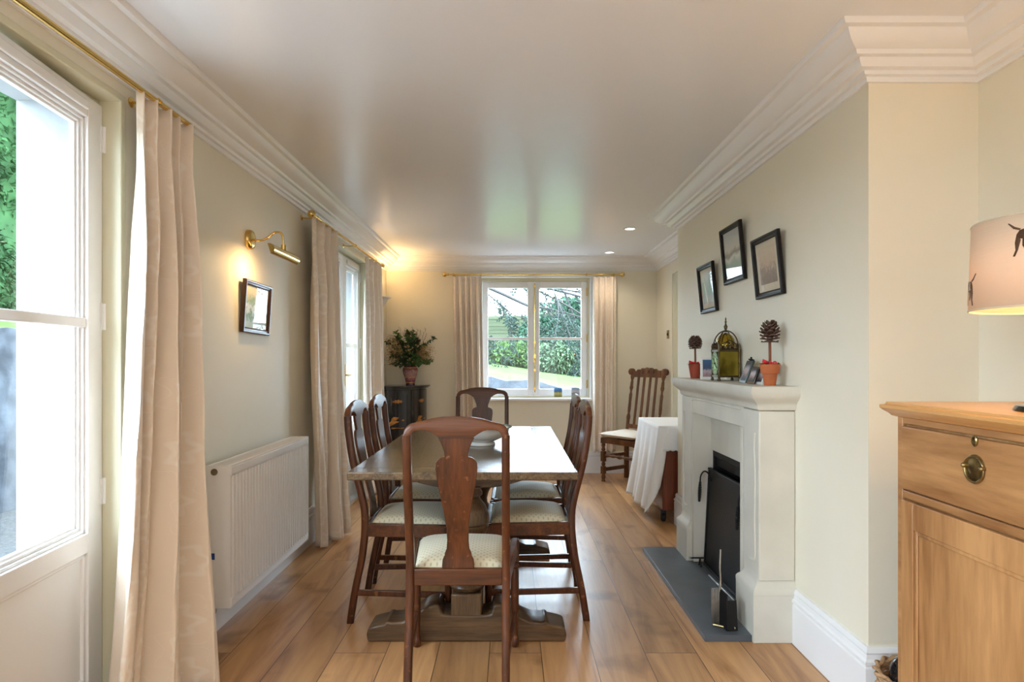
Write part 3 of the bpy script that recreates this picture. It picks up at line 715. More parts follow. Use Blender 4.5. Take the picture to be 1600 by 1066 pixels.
def framed(name, label, wall_x, y0, y1, z0, z1, s, pic, lean=.028, mat='frame', fw=.028, mount=.03, roll=0, grp=None, depth=.02):
    """s=+1: hangs on a wall whose surface faces +X, s=-1: faces -X"""
    yc, zc = (y0+y1)/2, (z0+z1)/2; w, h = (y1-y0)/2, (z1-z0)/2
    t = thing(name, label, 'picture', (wall_x+s*(.002), yc, zc), 0, grp)
    t.rotation_euler = (roll, s*lean/(2*h), 0)
    x = lambda v: s*(v+lean/2)
    m = MB()
    prof = [(0, .0), (0, depth*.75), (fw*.18, depth), (fw*.42, depth), (fw*.5, depth*.7), (fw*.78, depth*.62), (fw*.86, depth*.72), (fw, depth*.55), (fw, .0)]
    n = len(prof); vs = []; fs = []
    for cy, cz in ((-1, -1), (1, -1), (1, 1), (-1, 1)):
        for a, b in prof: vs.append((x(b), cy*(w-a), cz*(h-a)))
    for i in range(4):
        j = (i+1) % 4
        for k in range(n): fs.append((i*n+k, j*n+k, j*n+(k+1) % n, i*n+(k+1) % n))
    m.add(vs, fs); m.build('frame', mat, t, smooth=25)
    a = fw-.002; q = sorted((x(.002), x(.006)))
    MB().box(q[0], q[1], -w+a, w-a, -h+a, h-a).build('mount', 'mount', t)
    a = fw+mount; q = sorted((x(.0055), x(.0068)))
    MB().box(q[0], q[1], -w+a, w-a, -h+a*1.05, h-a*.9).build('print', pic, t)
    a = fw-.003; q = sorted((x(.0085), x(.0095)))
    MB().box(q[0], q[1], -w+a, w-a, -h+a, h-a).build('glass', 'pglass', t)
    return t
P1 = ramp_pic('garden_scene_print', [(.1, (.45, .62, .62)), (.3, (.10, .22, .08)), (.45, (.55, .6, .6)), (.6, (.16, .26, .10)), (.85, (.50, .42, .22))], 7, seed=1)
framed('framed_picture', 'dark-framed garden picture on the wall under the brass picture light', XL, 3.09, 3.43, 1.352, 1.618, 1, P1, .015, 'frame2', .026, .0, roll=-.02)
GP = 'three black-framed prints above the mantelpiece'
PA = ramp_pic('green_castle_print', [(.1, (.36, .36, .26)), (.35, (.22, .32, .22)), (.6, (.30, .42, .32)), (.85, (.55, .60, .50))], 8, mixn=.7, seed=2)
PB = ramp_pic('lake_print', [(.05, (.26, .32, .18)), (.3, (.30, .38, .28)), (.42, (.62, .60, .50)), (.5, (.22, .18, .12)), (.62, (.55, .50, .40)), (.9, (.42, .42, .38))], 3, mixn=.25, seed=3)
PC = ramp_pic('sepia_castle_print', [(.1, (.24, .17, .12)), (.4, (.36, .26, .19)), (.55, (.55, .42, .30)), (.9, (.62, .52, .38))], 9, mixn=.7, seed=4)
framed('framed_picture', 'lowest and farthest of the three black-framed prints above the mantel, greenish castle scene', XC, 3.70, 4.00, 1.508, 1.805, -1, PA, grp=GP, mount=.028)
framed('framed_picture', 'highest of the three black-framed prints above the mantel, pale lake landscape', XC, 3.255, 3.565, 1.640, 1.950, -1, PB, grp=GP, mount=.0)
framed('framed_picture', 'nearest of the three black-framed prints above the mantel, sepia castle on a wide cream mount', XC, 2.795, 3.10, 1.515, 1.806, -1, PC, grp=GP, mount=.032)

t = thing('wall_uplighter', 'small white plaster uplighter high on the left wall near the back corner', 'wall light', (XL, 6.33, 1.83))
m = MB(); m.lathe([(.02, -.10), (.04, -.10), (.05, -.085), (.085, -.03), (.10, .0), (.125, .008), (.125, .018), (.115, .018), (.09, .0), (.04, -.07), (.0, -.08)], (.0005, 0, 0), 20, Matrix.Rotation(-pi/2, 4, 'Z'), caps=False, ang=pi)
m.build('bowl', 'trim', t, smooth=50)
MB().lathe([(0, -.03), (.022, -.02), (.026, 0), (.0, .02)], (.055, 0, 0), 14).build('bulb', emit('uplighter_bulb', (1, .66, .32), 20), t)
lamp('uplighter_lamp', 'SPOT', (XL+.07, 6.33, 1.87), 8, (1, .66, .30), .04, (pi, radians(-8), 0), ang=2.7, blend=.9)

# brass switch plate in the far alcove
t = thing('light_switch', 'brass light switch plate on the alcove wall by the flush door', 'light switch', (XF, 6.25, 1.467))
MB().box(-.005, -.0003, -.042, .042, -.042, .042).build('plate', 'oldbrass', t, bevel=.002)
MB().box(-.012, -.005, -.006, .006, -.012, .012).build('switch', 'iron', t, bevel=.002)

# ------------------------------------------------------------------ ceiling downlights
def downlight(x, y, label):
    t = thing('downlight', label, 'ceiling light', (x, y, ZC), group='recessed ceiling downlights')
    MB().lathe([(.038, -.0005), (.054, -.0005), (.054, -.004), (.046, -.007), (.038, -.004)], n=28, caps=False).build('bezel', 'trim', t, smooth=50)
    MB().lathe([(0, -.001), (.038, -.001), (.038, -.003), (0, -.003)], n=24, caps=False).build('lens', emit('downlight_lens', (1, .88, .66), 5), t)
    lamp('downlight_lamp', 'SPOT', (x, y, ZC-.012), 7, (1, .86, .66), .035, (0, 0, 0), ang=2.3, blend=.8)
downlight(.985, 5.20, 'recessed ceiling downlight near the fireplace chimney breast')
downlight(.995, 6.35, 'recessed ceiling downlight closest to the back window')

# ------------------------------------------------------------------ corner cupboard, vase and flowers
t = thing('corner_cupboard', 'bow-fronted black lacquer corner cupboard with gilt chinoiserie', 'cupboard', (XL+.026, YB-.026, 0))
def quarter(m, R, z0, z1, r1=None):
    a = [(R*cos(q), -R*sin(q)) for q in [pi/2*i/24 for i in range(25)]]
    pts = [(0.0, 0.0)]+a
    m.prism([(x, y) for x, y in pts], 2, z0, z1)
m = MB(); quarter(m, .405, .03, .918); m.build('carcass', 'lacquer', t, smooth=30)
m = MB(); quarter(m, .435, .0, .06); m.build('plinth', 'lacquer', t, smooth=30, bevel=.004)
m = MB(); quarter(m, .43, .918, .93); quarter(m, .45, .93, .948); m.build('top', 'lacquer', t, smooth=30, bevel=.004)
def curved(m, R, th, a0, a1, z0, z1, n=14):
    secs = []
    for i in range(n+1):
        q = a0+(a1-a0)*i/n; c, s = cos(q), -sin(q)
        secs.append([(R*c, R*s, z0), ((R+th)*c, (R+th)*s, z0), ((R+th)*c, (R+th)*s, z1), (R*c, R*s, z1)])
    m.loft(secs)
def blob(m, R, a, z, pts, th=.0025):
    """flat motif laid on the curved door; pts are (along, up)"""
    n = len(pts)
    vs = [(0, 0)]+list(pts); out = []
    for (u, w) in vs:
        q = a-u/R; out.append(((R+th)*cos(q), -(R+th)*sin(q), z+w))
    for (u, w) in vs:
        q = a-u/R; out.append(((R)*cos(q), -(R)*sin(q), z+w))
    fs = []
    for i in range(n):
        j = (i+1) % n
        fs += [(0, 1+i, 1+j), (n+1+1+i, 1+i, 1+j, n+1+1+j)]
    m.add(out, fs)
def leafy(n, r0, r1, sx=1, sy=1, ph=0): return [((r0 if i % 2 else r1)*cos(2*pi*i/n+ph)*sx, (r0 if i % 2 else r1)*sin(2*pi*i/n+ph)*sy) for i in range(n)]
for a0, a1, ac in ((radians(3), radians(44.4), radians(24)), (radians(45.6), radians(87), radians(66))):
    m = MB(); curved(m, .405, .010, a0, a1, .07, .905); d = m.build('door', 'lacquer', t, bevel=.003, smooth=30)
    for R_, an, zz, pp in ((.4151, ac, .79, leafy(18, .035, .062, 1, .36)), (.4158, ac, .79, leafy(10, .014, .022, 1, .7)),
            (.4151, ac+.10, .585, [(-.065, -.05), (-.05, -.055), (-.03, -.035), (-.01, -.03), (.02, -.012), (.05, -.005), (.055, .008), (.015, .012), (.02, .03), (.05, .034), (.052, .046), (.0, .052), (-.02, .035), (-.025, .01), (-.05, -.015)]),
            (.4151, ac, .525, [(-.07, -.008), (.06, -.008), (.07, .0), (-.06, .006)]), (.4151, ac-.14, .60, leafy(8, .008, .02, 1, .6)),
            (.4151, ac, .25, leafy(16, .04, .07, 1, .5)), (.4151, ac, .40, leafy(12, .02, .045, 1, .4))):
        m = MB(); blob(m, R_, an, zz, pp); m.build('gilt_motif', 'gilt', d)
m = MB(); curved(m, .4151, .004, radians(42.5), radians(44.5), .45, .53, 4); m.build('escutcheon', 'brass', t)
m = MB(); curved(m, .4151, .004, radians(83), radians(87), .70, .79, 4); m.build('hinge', 'brass', t)

vx, vy, vz = -1.04, 6.47, .950
t = thing('vase', 'patterned maroon baluster vase on the corner cupboard', 'vase', (vx, vy, vz))
prof = [(0, 0), (.045, 0), (.047, .008), (.043, .02), (.052, .06), (.068, .11), (.077, .15), (.075, .175), (.062, .195), (.050, .205), (.052, .215), (.058, .222), (.054, .224), (.046, .215), (.046, .19), (0, .18)]
MB().lathe(prof, n=32, caps=False).build('vase_body', ramp_pic('vase_glaze', [(.12, (.06, .02, .04)), (.2, (.30, .10, .12)), (.35, (.22, .07, .10)), (.42, (.55, .36, .28)), (.5, (.16, .05, .10)), (.6, (.50, .30, .24)), (.75, (.10, .02, .05)), (.9, (.25, .10, .08))], 9, dist=3, mixn=1.0, rough=.2, seed=5), t, smooth=60)
m = MB()
for z, r in ((.03, .0465), (.085, .0612), (.182, .0735)): m.lathe([(r-.004, z-.004), (r+.0012, z-.003), (r+.0012, z+.003), (r-.004, z+.004)], n=32, caps=False)
m.build('painted_band', 'gilt', t, smooth=50)
t = thing('flower_arrangement', 'bunch of dark green foliage, dried flowers and pale grasses in the vase', 'flowers', (vx, vy, vz+.20))
rnd = random.Random(3)
def leafquad(m, p, d, up, L, w):
    d = d.normalized(); s = d.cross(up)
    s = s.normalized() if s.length > 1e-5 else Vector((1, 0, 0)); n = s.cross(d)
    a, b, c, e = p, p+d*L*.45+s*w+n*w*.2, p+d*L-n*L*.15, p+d*L*.45-s*w+n*w*.2
    mid = p+d*L*.45-n*w*.25
    m.add([a, b, c, e, mid], [(0, 1, 4), (1, 2, 4), (2, 3, 4), (3, 0, 4)])
gm = MB(); st = MB(); bm = MB(); sm = MB(); lm = MB()
for k in range(60):
    a = rnd.uniform(0, 2*pi); el = rnd.uniform(.1, 1.4); Ln = rnd.uniform(.20, .36)*(1 if el > .7 else .72)
    tip = Vector((cos(a)*cos(el)*Ln*1.0, sin(a)*cos(el)*Ln*.7, sin(el)*Ln*1.05+.0))
    pts = bez([(0, 0, -.1), (tip.x*.12, tip.y*.12, .0), (tip.x*.5, tip.y*.5, tip.z*.62), tip], 5)
    st.tube(pts, .0016, 5)
    tgt = rnd.choice([gm, gm, gm, lm, lm, bm])
    for q in pts[6:]:
        for _ in range(5):
            d = Vector((rnd.uniform(-1, 1), rnd.uniform(-1, 1), rnd.uniform(-.5, 1)))
            leafquad(tgt, q, d, Vector((rnd.uniform(-1, 1), rnd.uniform(-1, 1), 1)), rnd.uniform(.03, .055), rnd.uniform(.009, .017))
for k in range(14):      # pointed rusty sprigs standing up out of the bunch
    a = rnd.uniform(0, 2*pi); tip = Vector((cos(a)*rnd.uniform(.05, .2), sin(a)*.1, rnd.uniform(.30, .40)))
    for i in range(12):
        p = tip*(.65+.35*i/12); leafquad(bm, p, Vector((rnd.uniform(-.6, .6), rnd.uniform(-.6, .6), 1)), Vector((1, .3, 0)), .03, .005)
for k in range(260):    # pale feathery grasses at both sides
    sd = -1 if k % 3 else 1
    base = Vector((sd*rnd.uniform(.02, .08), rnd.uniform(-.05, .05), rnd.uniform(.0, .1)))
    tip = Vector((sd*rnd.uniform(.12, .235), rnd.uniform(-.1, .08), rnd.uniform(.02, .31) if sd < 0 else rnd.uniform(.06, .22)))
    sm.tube([base, (base+tip)/2+Vector((0, 0, .03)), tip], .0009, 3)
    for _ in range(4): leafquad(sm, tip+Vector((rnd.uniform(-.02, .02), rnd.uniform(-.02, .02), rnd.uniform(-.03, .02))), Vector((rnd.uniform(-1, 1), rnd.uniform(-1, 1), rnd.uniform(-1, .4))), Vector((0, 1, .2)), .016, .003)
for k in range(90):
    a = rnd.uniform(0, 2*pi); p = Vector((cos(a)*rnd.uniform(.02, .17), sin(a)*.12-.03, rnd.uniform(.03, .24)))
    for _ in range(5): leafquad(sm, p, Vector((rnd.uniform(-1, 1), rnd.uniform(-1, 1), rnd.uniform(-1, 1))), Vector((0, 1, .2)), .012, .005)
st.build('stems', 'stem', t, recalc=False); gm.build('dark_leaves', 'leafd', t, recalc=False); lm.build('green_leaves', 'leafm', t, recalc=False); bm.build('bronze_leaves', 'bronze', t, recalc=False); sm.build('dried_grass', 'straw', t, recalc=False)

# ------------------------------------------------------------------ postcards on the sill
def postcard(x, label, stops, seed, rz=0):
    t = thing('postcard', label, 'postcard', (x, YB-.002, WZ0+.0025), rz, 'postcards on the window sill')
    t.rotation_euler = (-.16, 0, rz)
    MB().box(-.043, .043, 0, .0015, .010, .110).build('card', ramp_pic('postcard_%d' % seed, stops, 6, mixn=.4, seed=seed), t)
    m = MB(); m.tube([(-.02, -.006, .006), (0, .01, .12), (.02, -.006, .006)], .0016, 6); m.tube([(0, .01, .12), (0, .035, .011)], .0016, 6); m.tube([(-.025, -.006, .008), (.025, -.006, .008)], .0016, 6)
    m.build('easel', 'brass', t)
postcard(.505, 'colourful landscape postcard on a tiny brass easel on the window sill', [(.15, (.30, .32, .10)), (.4, (.60, .55, .25)), (.6, (.14, .22, .12)), (.7, (.06, .22, .62)), (.95, (.10, .35, .75))], 21)
postcard(.690, 'bluish grey postcard standing at the right end of the window sill', [(.1, (.40, .42, .40)), (.4, (.20, .26, .34)), (.6, (.55, .5, .5)), (.9, (.25, .38, .55))], 22, -.15)

# ------------------------------------------------------------------ carved chair in the corner
t = thing('carved_chair', 'tall carved slat-back oak chair with white cushion standing in the back right corner', 'chair', (1.185, 6.205, 0), 0)
t.rotation_euler = (0, 0, math.atan2(-.61, -.79)-pi/2)     # local +y is the front
ck = lambda z: -.16-.11*max(0, (z-.45)/.7)
hw = .20
def turned(m, x, y, z0, z1, r, n=5):
    pr = []; H = (z1-z0)
    for i in range(n):
        a = z0+H*i/n; h = H/n
        pr += [(r*.62, a), (r*.75, a+h*.12), (r, a+h*.4), (r*.95, a+h*.6), (r*.6, a+h*.85), (r*.8, a+h*.9), (r*.8, a+h*.96)]
    m.lathe(pr, (x, y, 0), 14)
for s in (-1, 1):
    m = MB(); m.box(s*hw-.018, s*hw+.018, -.178, -.142, 0, .50)
    secs = []
    for i in range(40):
        z = .49+.57*i/39; f = (z-.49)/.57
        r = .017 if f < .2 else .0155*(1+.35*sin(f*34)*(1 if (.2 < f < .32 or .62 < f < .78 or f > .88) else .12))
        y = ck(z); secs.append([(s*hw+r*cos(q), y+r*sin(q), z) for q in [2*pi*k/12 for k in range(12)]])
    m.loft(secs); m.build('leg', 'oldchair', t, smooth=40)
    m = MB(); turned(m, s*.21, .17, .30, .385, .021, 2); turned(m, s*.21, .17, .15, .20, .021, 1); m.box(s*.21-.02, s*.21+.02, .15, .19, .20, .30); m.box(s*.21-.02, s*.21+.02, .15, .19, .075, .15); m.box(s*.21-.02, s*.21+.02, .15, .19, .38, .43)
    m.lathe([(.012, .075), (.02, .06), (.023, .04), (.014, .02), (.02, .012), (.018, .001)], (s*.21, .17, 0), 14); m.build('leg', 'oldchair', t, bevel=.002, smooth=40)
    MB().prism([(s*hw-.01, -.14), (s*.21-.01, .15), (s*.21+.01, .15), (s*hw+.01, -.14)], 2, .10, .135).build('stretcher', 'oldchair', t)
    MB().prism([(s*hw-.01, -.14), (s*.21-.01, .15), (s*.21+.01, .15), (s*hw+.01, -.14)], 2, .235, .265).build('stretcher', 'oldchair', t)
m = MB(); pr = [(.009, 0), (.016, .03), (.011, .06), (.018, .10), (.010, .14), (.02, .18), (.02, .19), (.010, .23), (.018, .27), (.011, .31), (.016, .34), (.009, .37)]
m.lathe([(r, z) for r, z in pr], n=12, mat=Matrix.Translation((-.19, .17, .265)) @ Matrix.Rotation(pi/2, 4, 'Y')); m.build('front_stretcher', 'oldchair', t)
m = MB(); m.prism([(-.222, -.178), (-.23, .19), (.23, .19), (.222, -.178)], 2, .385, .44); m.build('seat', 'oldchair', t, bevel=.004)
# slats, rails, crest
for i in range(4):
    x = -.115+.23*i/3
    m = MB(); m.strip([(z, x-.014, x+.014) for z in (.55, .7, .85, 1.0, 1.045)], -.006, .006, ck); m.build('slat', 'oldchair', t, bevel=.003)
MB().strip([(z, -.185, .185) for z in (.515, .535, .555)], -.011, .011, ck).build('back_rail', 'oldchair', t, bevel=.004)
m = MB(); us = [i/40 for i in range(-40, 41)]; secs = []
for u in us:
    x = u*.215; z0 = 1.035; z1 = 1.085+.045*cos(u*pi/2)**1.3+(.006*sin(u*24)); y = ck(1.08)
    secs.append([(x, y-.013, z0), (x, y-.013-.004, z1), (x, y+.013-.004, z1), (x, y+.015, z0)])
m.loft(secs)
for s in (-1, 1):
    m.lathe([(.0, -.022), (.02, -.022), (.034, -.018), (.037, 0), (.034, .018), (.02, .022), (0, .022)], n=20, mat=Matrix.Translation((s*.215, ck(1.09), 1.09)) @ Matrix.Rotation(pi/2, 4, 'X'), caps=False)
for x in (-.07, .0, .07): m.lathe([(.0, .022), (.018, .022), (.024, .013), (.024, -.015)], n=14, mat=Matrix.Translation((x, ck(1.09), 1.095)) @ Matrix.Rotation(-pi/2, 4, 'X'), caps=False)
m.build('crest_rail', 'oldchair', t, smooth=35)
def cush(u, v):
    a, b = 2*u-1, 2*v-1; e = (1-abs(a)**4)*(1-abs(b)**4)
    return (a*.225*(1+.03*(b*b)), .015+b*.195*(1+.03*a*a), .443+.034+.034*e**.6+.006*sin(9*u)*sin(7*v)*e)
def cushb(u, v):
    p = cush(u, v); a, b = 2*u-1, 2*v-1; e = (1-abs(a)**4)*(1-abs(b)**4); return (p[0], p[1], .443+.034-.033*e**.4)
m = MB().grid(cush, 18, 18).grid(cushb, 18, 18)
o = m.build('seat_cushion', 'cushion', None, smooth=80); 
o.location = t.location; o.rotation_euler = t.rotation_euler
tag(o, 'white seat cushion lying on the tall carved chair in the corner', 'cushion')

# ------------------------------------------------------------------ trolley with tablecloth
tx0, tx1, ty0, ty1, tz = 1.10, 1.535, 4.66, 5.36, .717
t = thing('side_trolley', 'small red mahogany trolley on black castors half hidden by a white cloth', 'trolley', ((tx0+tx1)/2, (ty0+ty1)/2, 0))
cx, cy = (tx0+tx1)/2, (ty0+ty1)/2
MB().box(tx0+.03-cx, tx1-.03-cx, ty0+.02-cy, ty1-.02-cy, .09, tz-.03).build('body', 'redwood', t, bevel=.006)
MB().box(tx0-cx, tx1-cx, ty0-cy, ty1-cy, tz-.03, tz-.002).build('top', 'redwood', t, bevel=.006)
for sx in (tx0+.045, tx1-.06):
    for sy in (ty0+.06, ty1-.06):
        m = MB(); m.lathe([(0, -.014), (.026, -.014), (.032, -.008), (.032, .008), (.026, .014), (0, .014)], n=20, mat=Matrix.Translation((sx-cx, sy-cy, .032)) @ Matrix.Rotation(pi/2, 4, 'Y'), caps=False); m.box(sx-cx-.02, sx-cx+.02, sy-cy-.008, sy-cy+.008, .03, .0895)
        m.build('castor', 'rubber', t, smooth=40)
# cloth: flat top, long fall on the left, short fall towards the camera, hanging corner between them
m = MB(); zt = tz+.004
def fall(u, v):      # left side; u runs from far to near along Y, v down
    y = ty1+.01-(ty1-ty0+.02)*u; drop = .64*v
    flare = .085*v**1.2+(.020*v)*sin(u*26+.5)+.012*v*sin(u*11+2)
    yy = y-(.02*v if u > .9 else 0)
    return (tx0-.006-flare, yy+.012*v*cos(u*26), zt-drop)
def topf(u, v): return (tx0-.006+(tx1-tx0+.012)*v, ty1+.01-(ty1-ty0+.02)*u, zt+.0)
def nearf(u, v):     # camera side, short with a scalloped edge
    x = tx0-.006+(tx1-tx0+.012)*u
    d = (.175+.008*abs(sin(u*34)))*v
    return (x, ty0-.010-.012*v-.006*v*sin(u*14), zt-d)
def corner(u, v):    # the corner of the cloth hanging down in a fold
    a = fall(1, v); d = .64*v; 
    x = a[0]+(tx0+.065-a[0])*u*(1-v*.35); zz = zt-d*(1-.30*u)
    return (x, ty0-.013-.030*sin(u*pi)*v-.012*v, zz)
m.grid(topf, 20, 12).grid(fall, 90, 30).grid(nearf, 60, 10).grid(corner, 16, 30)
o = m.build('tablecloth', 'cloth', None, smooth=70, solid=.002, recalc=False)
tag(o, 'white cutwork tablecloth hanging long over the left side of the trolley', 'tablecloth')

# ------------------------------------------------------------------ fireplace
t = thing('fireplace_surround', 'pale limestone fireplace surround with moulded mantel shelf', 'fireplace', (XC, 3.315, 0))
yc = 3.315
def bx(m, x0, x1, y0, y1, z0, z1): return m.box(x0-XC, x1-XC, y0-yc, y1-yc, z0, z1)
XW = XC-.0005
for (a, b, s) in ((2.69, 2.905, 1), (3.715, 3.945, -1)):
    # plinth
    m = MB(); bx(m, 1.04, XW, a, b, .0, .205); m.build('plinth', 'stone', t, bevel=.003)
    m = MB(); prof = [(-.0, .205), (.0, .222), (-.006, .232), (-.02, .245), (-.028, .262), (-.030, .285)]
    secs = []
    for o_, z in prof: secs.append([(1.04-o_-XC, a-o_-yc, z), (XW-XC, a-o_-yc, z), (XW-XC, b+o_-yc, z), (1.04-o_-XC, b+o_-yc, z)])
    m.loft(secs); m.build('plinth_moulding', 'stone', t, smooth=40)
    m = MB(); bx(m, 1.070, XW, a+.018, b-.018, .26, .995); m.build('pilaster', 'stone', t, bevel=.006)
    # raised bead with a hooked end
    ym = (a+b)/2-yc; e_ = .058
    yo = ym+s*-.05
    pts = bez([(0, ym+s*.02, .33), (0, ym-s*.035, .335), (0, ym-s*.05, .37), (0, ym-s*.045, .5), (0, ym-s*.05, .7), (0, ym-s*.04, .84), (0, ym-s*.052, .90)], 6)
    MB().tube([(1.0695-XC, p[1], p[2]) for p in pts], .005, 8).build('carved_bead', 'stone', t, smooth=60)
m = MB(); bx(m, 1.072, XW, 2.887, 3.733, .905, 1.0); m.build('lintel', 'stone', t, bevel=.003)
pts = bez([(0, 3.715-yc, .915), (0, 3.718-yc, .96), (0, 3.67-yc, .985), (0, 3.3-yc, .987), (0, 2.93-yc, .985)], 6)
MB().tube([(1.0715-XC, p[1], p[2]) for p in pts], .004, 8).build('carved_bead', 'stone', t, smooth=60)
# shelf
prof = [(-.012, .995), (.004, 1.0), (.010, 1.012), (.010, 1.022), (.018, 1.032), (.034, 1.045), (.046, 1.058), (.050, 1.072), (.052, 1.094), (.048, 1.103)]
secs = []
for o_, z in prof: secs.append([(1.070-o_-XC, 2.708-o_-yc, z), (XW-XC, 2.708-o_-yc, z), (XW-XC, 3.927+o_-yc, z), (1.070-o_-XC, 3.927+o_-yc, z)])
MB().loft(secs).build('mantel_shelf', 'stone', t, smooth=40)
# inner slips
m = MB(); bx(m, 1.175, 1.24, 2.89, 3.73, .69, .94); m.build('inner_panel', 'stone', t, bevel=.002)
m = MB(); bx(m, 1.071, 1.24, 3.685, 3.718, .03, .905); m.build('inner_jamb', 'stone', t, bevel=.002)
m = MB(); bx(m, 1.071, 1.24, 2.902, 2.935, .03, .905); m.build('inner_jamb', 'stone', t, bevel=.002)
m = MB()
bx(m, 1.24, 1.60, 3.68, 3.718, 0, .75); bx(m, 1.24, 1.60, 2.902, 2.94, 0, .75); bx(m, 1.57, 1.60, 2.94, 3.68, 0, .75); bx(m, 1.24, 1.60, 2.902, 3.718, .75, .78)
m.build('firebox', 'soot', t)
m = MB(); bx(m, 1.185, 1.24, 2.936, 3.684, .655, .69); bx(m, 1.185, 1.24, 3.665, 3.684, .03, .69); bx(m, 1.185, 1.24, 2.936, 2.955, .03, .69); bx(m, 1.2, 1.235, 2.955, 3.665, .60, .655); m.build('iron_frame', 'iron', t, bevel=.002)
o = MB().prism([(.836, 2.705), (1.0395, 2.705), (1.0395, 2.9055), (1.568, 2.9415), (1.568, 3.679), (1.0395, 3.7145), (1.0395, 3.985), (.836, 3.985)], 2, 0, .028).build('hearth_slab', 'slate', None, bevel=.002)
tag(o, 'dark grey slate hearth slab on the floor before the fireplace', 'hearth')
# fire screen leaning against the opening
t = thing('fire_screen', 'black iron fire screen with two coiled handles standing in the fireplace opening', 'fire screen', (1.125, 3.30, .029))
t.rotation_euler = (0, .050, 0)
m = MB(); m.box(0, .006, -.355, .345, 0, .55); m.build('plate', 'iron', t, bevel=.001)
m = MB(); m.box(-.008, .014, -.36, .35, .55, .562).box(-.006, .012, .335, .350, 0, .55).box(-.006, .012, -.36, -.345, 0, .55).box(-.01, .012, -.355, .345, .0, .014)
m.build('border', 'iron', t, bevel=.002)
for y in (.30, -.30):
    m = MB(); m.tube(bez([(0, y, .49), (-.02, y, .535), (-.045, y, .545), (-.062, y, .52), (-.064, y, .485)], 6), .0045, 8)
    for i in range(12):
        z = .485-i*.0095; r = .0085+.0035*sin(pi*i/11)
        m.lathe([(r*.6, 0), (r, .002), (r, .005), (r*.6, .0075)], (-.064, y, z-.008), 10)
    m.tube([(-.064, y, .487), (-.064, y, .37)], .005, 8); m.build('handle', 'iron', t, smooth=50)
# hearth tools
t = thing('ash_pan', 'grey metal ash pan standing on its end with its handle up on the slate hearth', 'ash pan', (.935, 2.785, .029))
t.rotation_euler = (0, 0, .12)
m = MB(); m.box(-.034, .002, .028, .033, .004, .165)
for i in range(5): m.box(-.034+i*.0078, -.031+i*.0078, .021, .028, .004, .165)
m.build('ribbed_face', 'steel', t, bevel=.001)
m = MB(); m.box(.002, .008, -.045, .033, .0, .16); m.prism([(-.045, .0), (.08, .0), (.08, .02), (-.03, .13)], 0, .008, .055)
m.build('pan', 'iron', t, bevel=.002)
m = MB(); m.tube(bez([(.0, .025, .15), (.004, .02, .2), (.0, .018, .26), (.003, .018, .34)], 6), [.006]*5+[.004]*14, 8); 
m.build('handle', 'steel', t)
m = MB(); m.tube([(-.03, .02, .006), (.03, -.03, .006)], .0055, 8); m.tube([(.03, -.03, .006), (.045, -.04, .012)], .007, 8); m.build('foot', 'oldbrass', t)
o = MB().tube([(1.085, 3.44, .034), (1.095, 2.99, .034)], .0045, 8).build('poker', 'steel', None)
tag(o, 'thin steel poker lying along the foot of the fire screen', 'poker')
t = thing('fire_dog', 'small dark iron fire dog on the hearth at the far foot of the fire screen', 'fire dog', (1.065, 3.60, .029))
m = MB(); m.tube([(-.035, 0, .05), (.04, 0, .05)], .0045, 8); m.tube([(.02, 0, .05), (.02, -.02, .003)], .0045, 8); m.tube([(.02, 0, .05), (.02, .02, .003)], .0045, 8); m.build('bar', 'iron', t)
m = MB(); m.lathe([(0, -.008), (.007, -.005), (.007, .005), (0, .008)], (-.038, 0, .05), 12, caps=False); m.build('knob', 'steel', t)


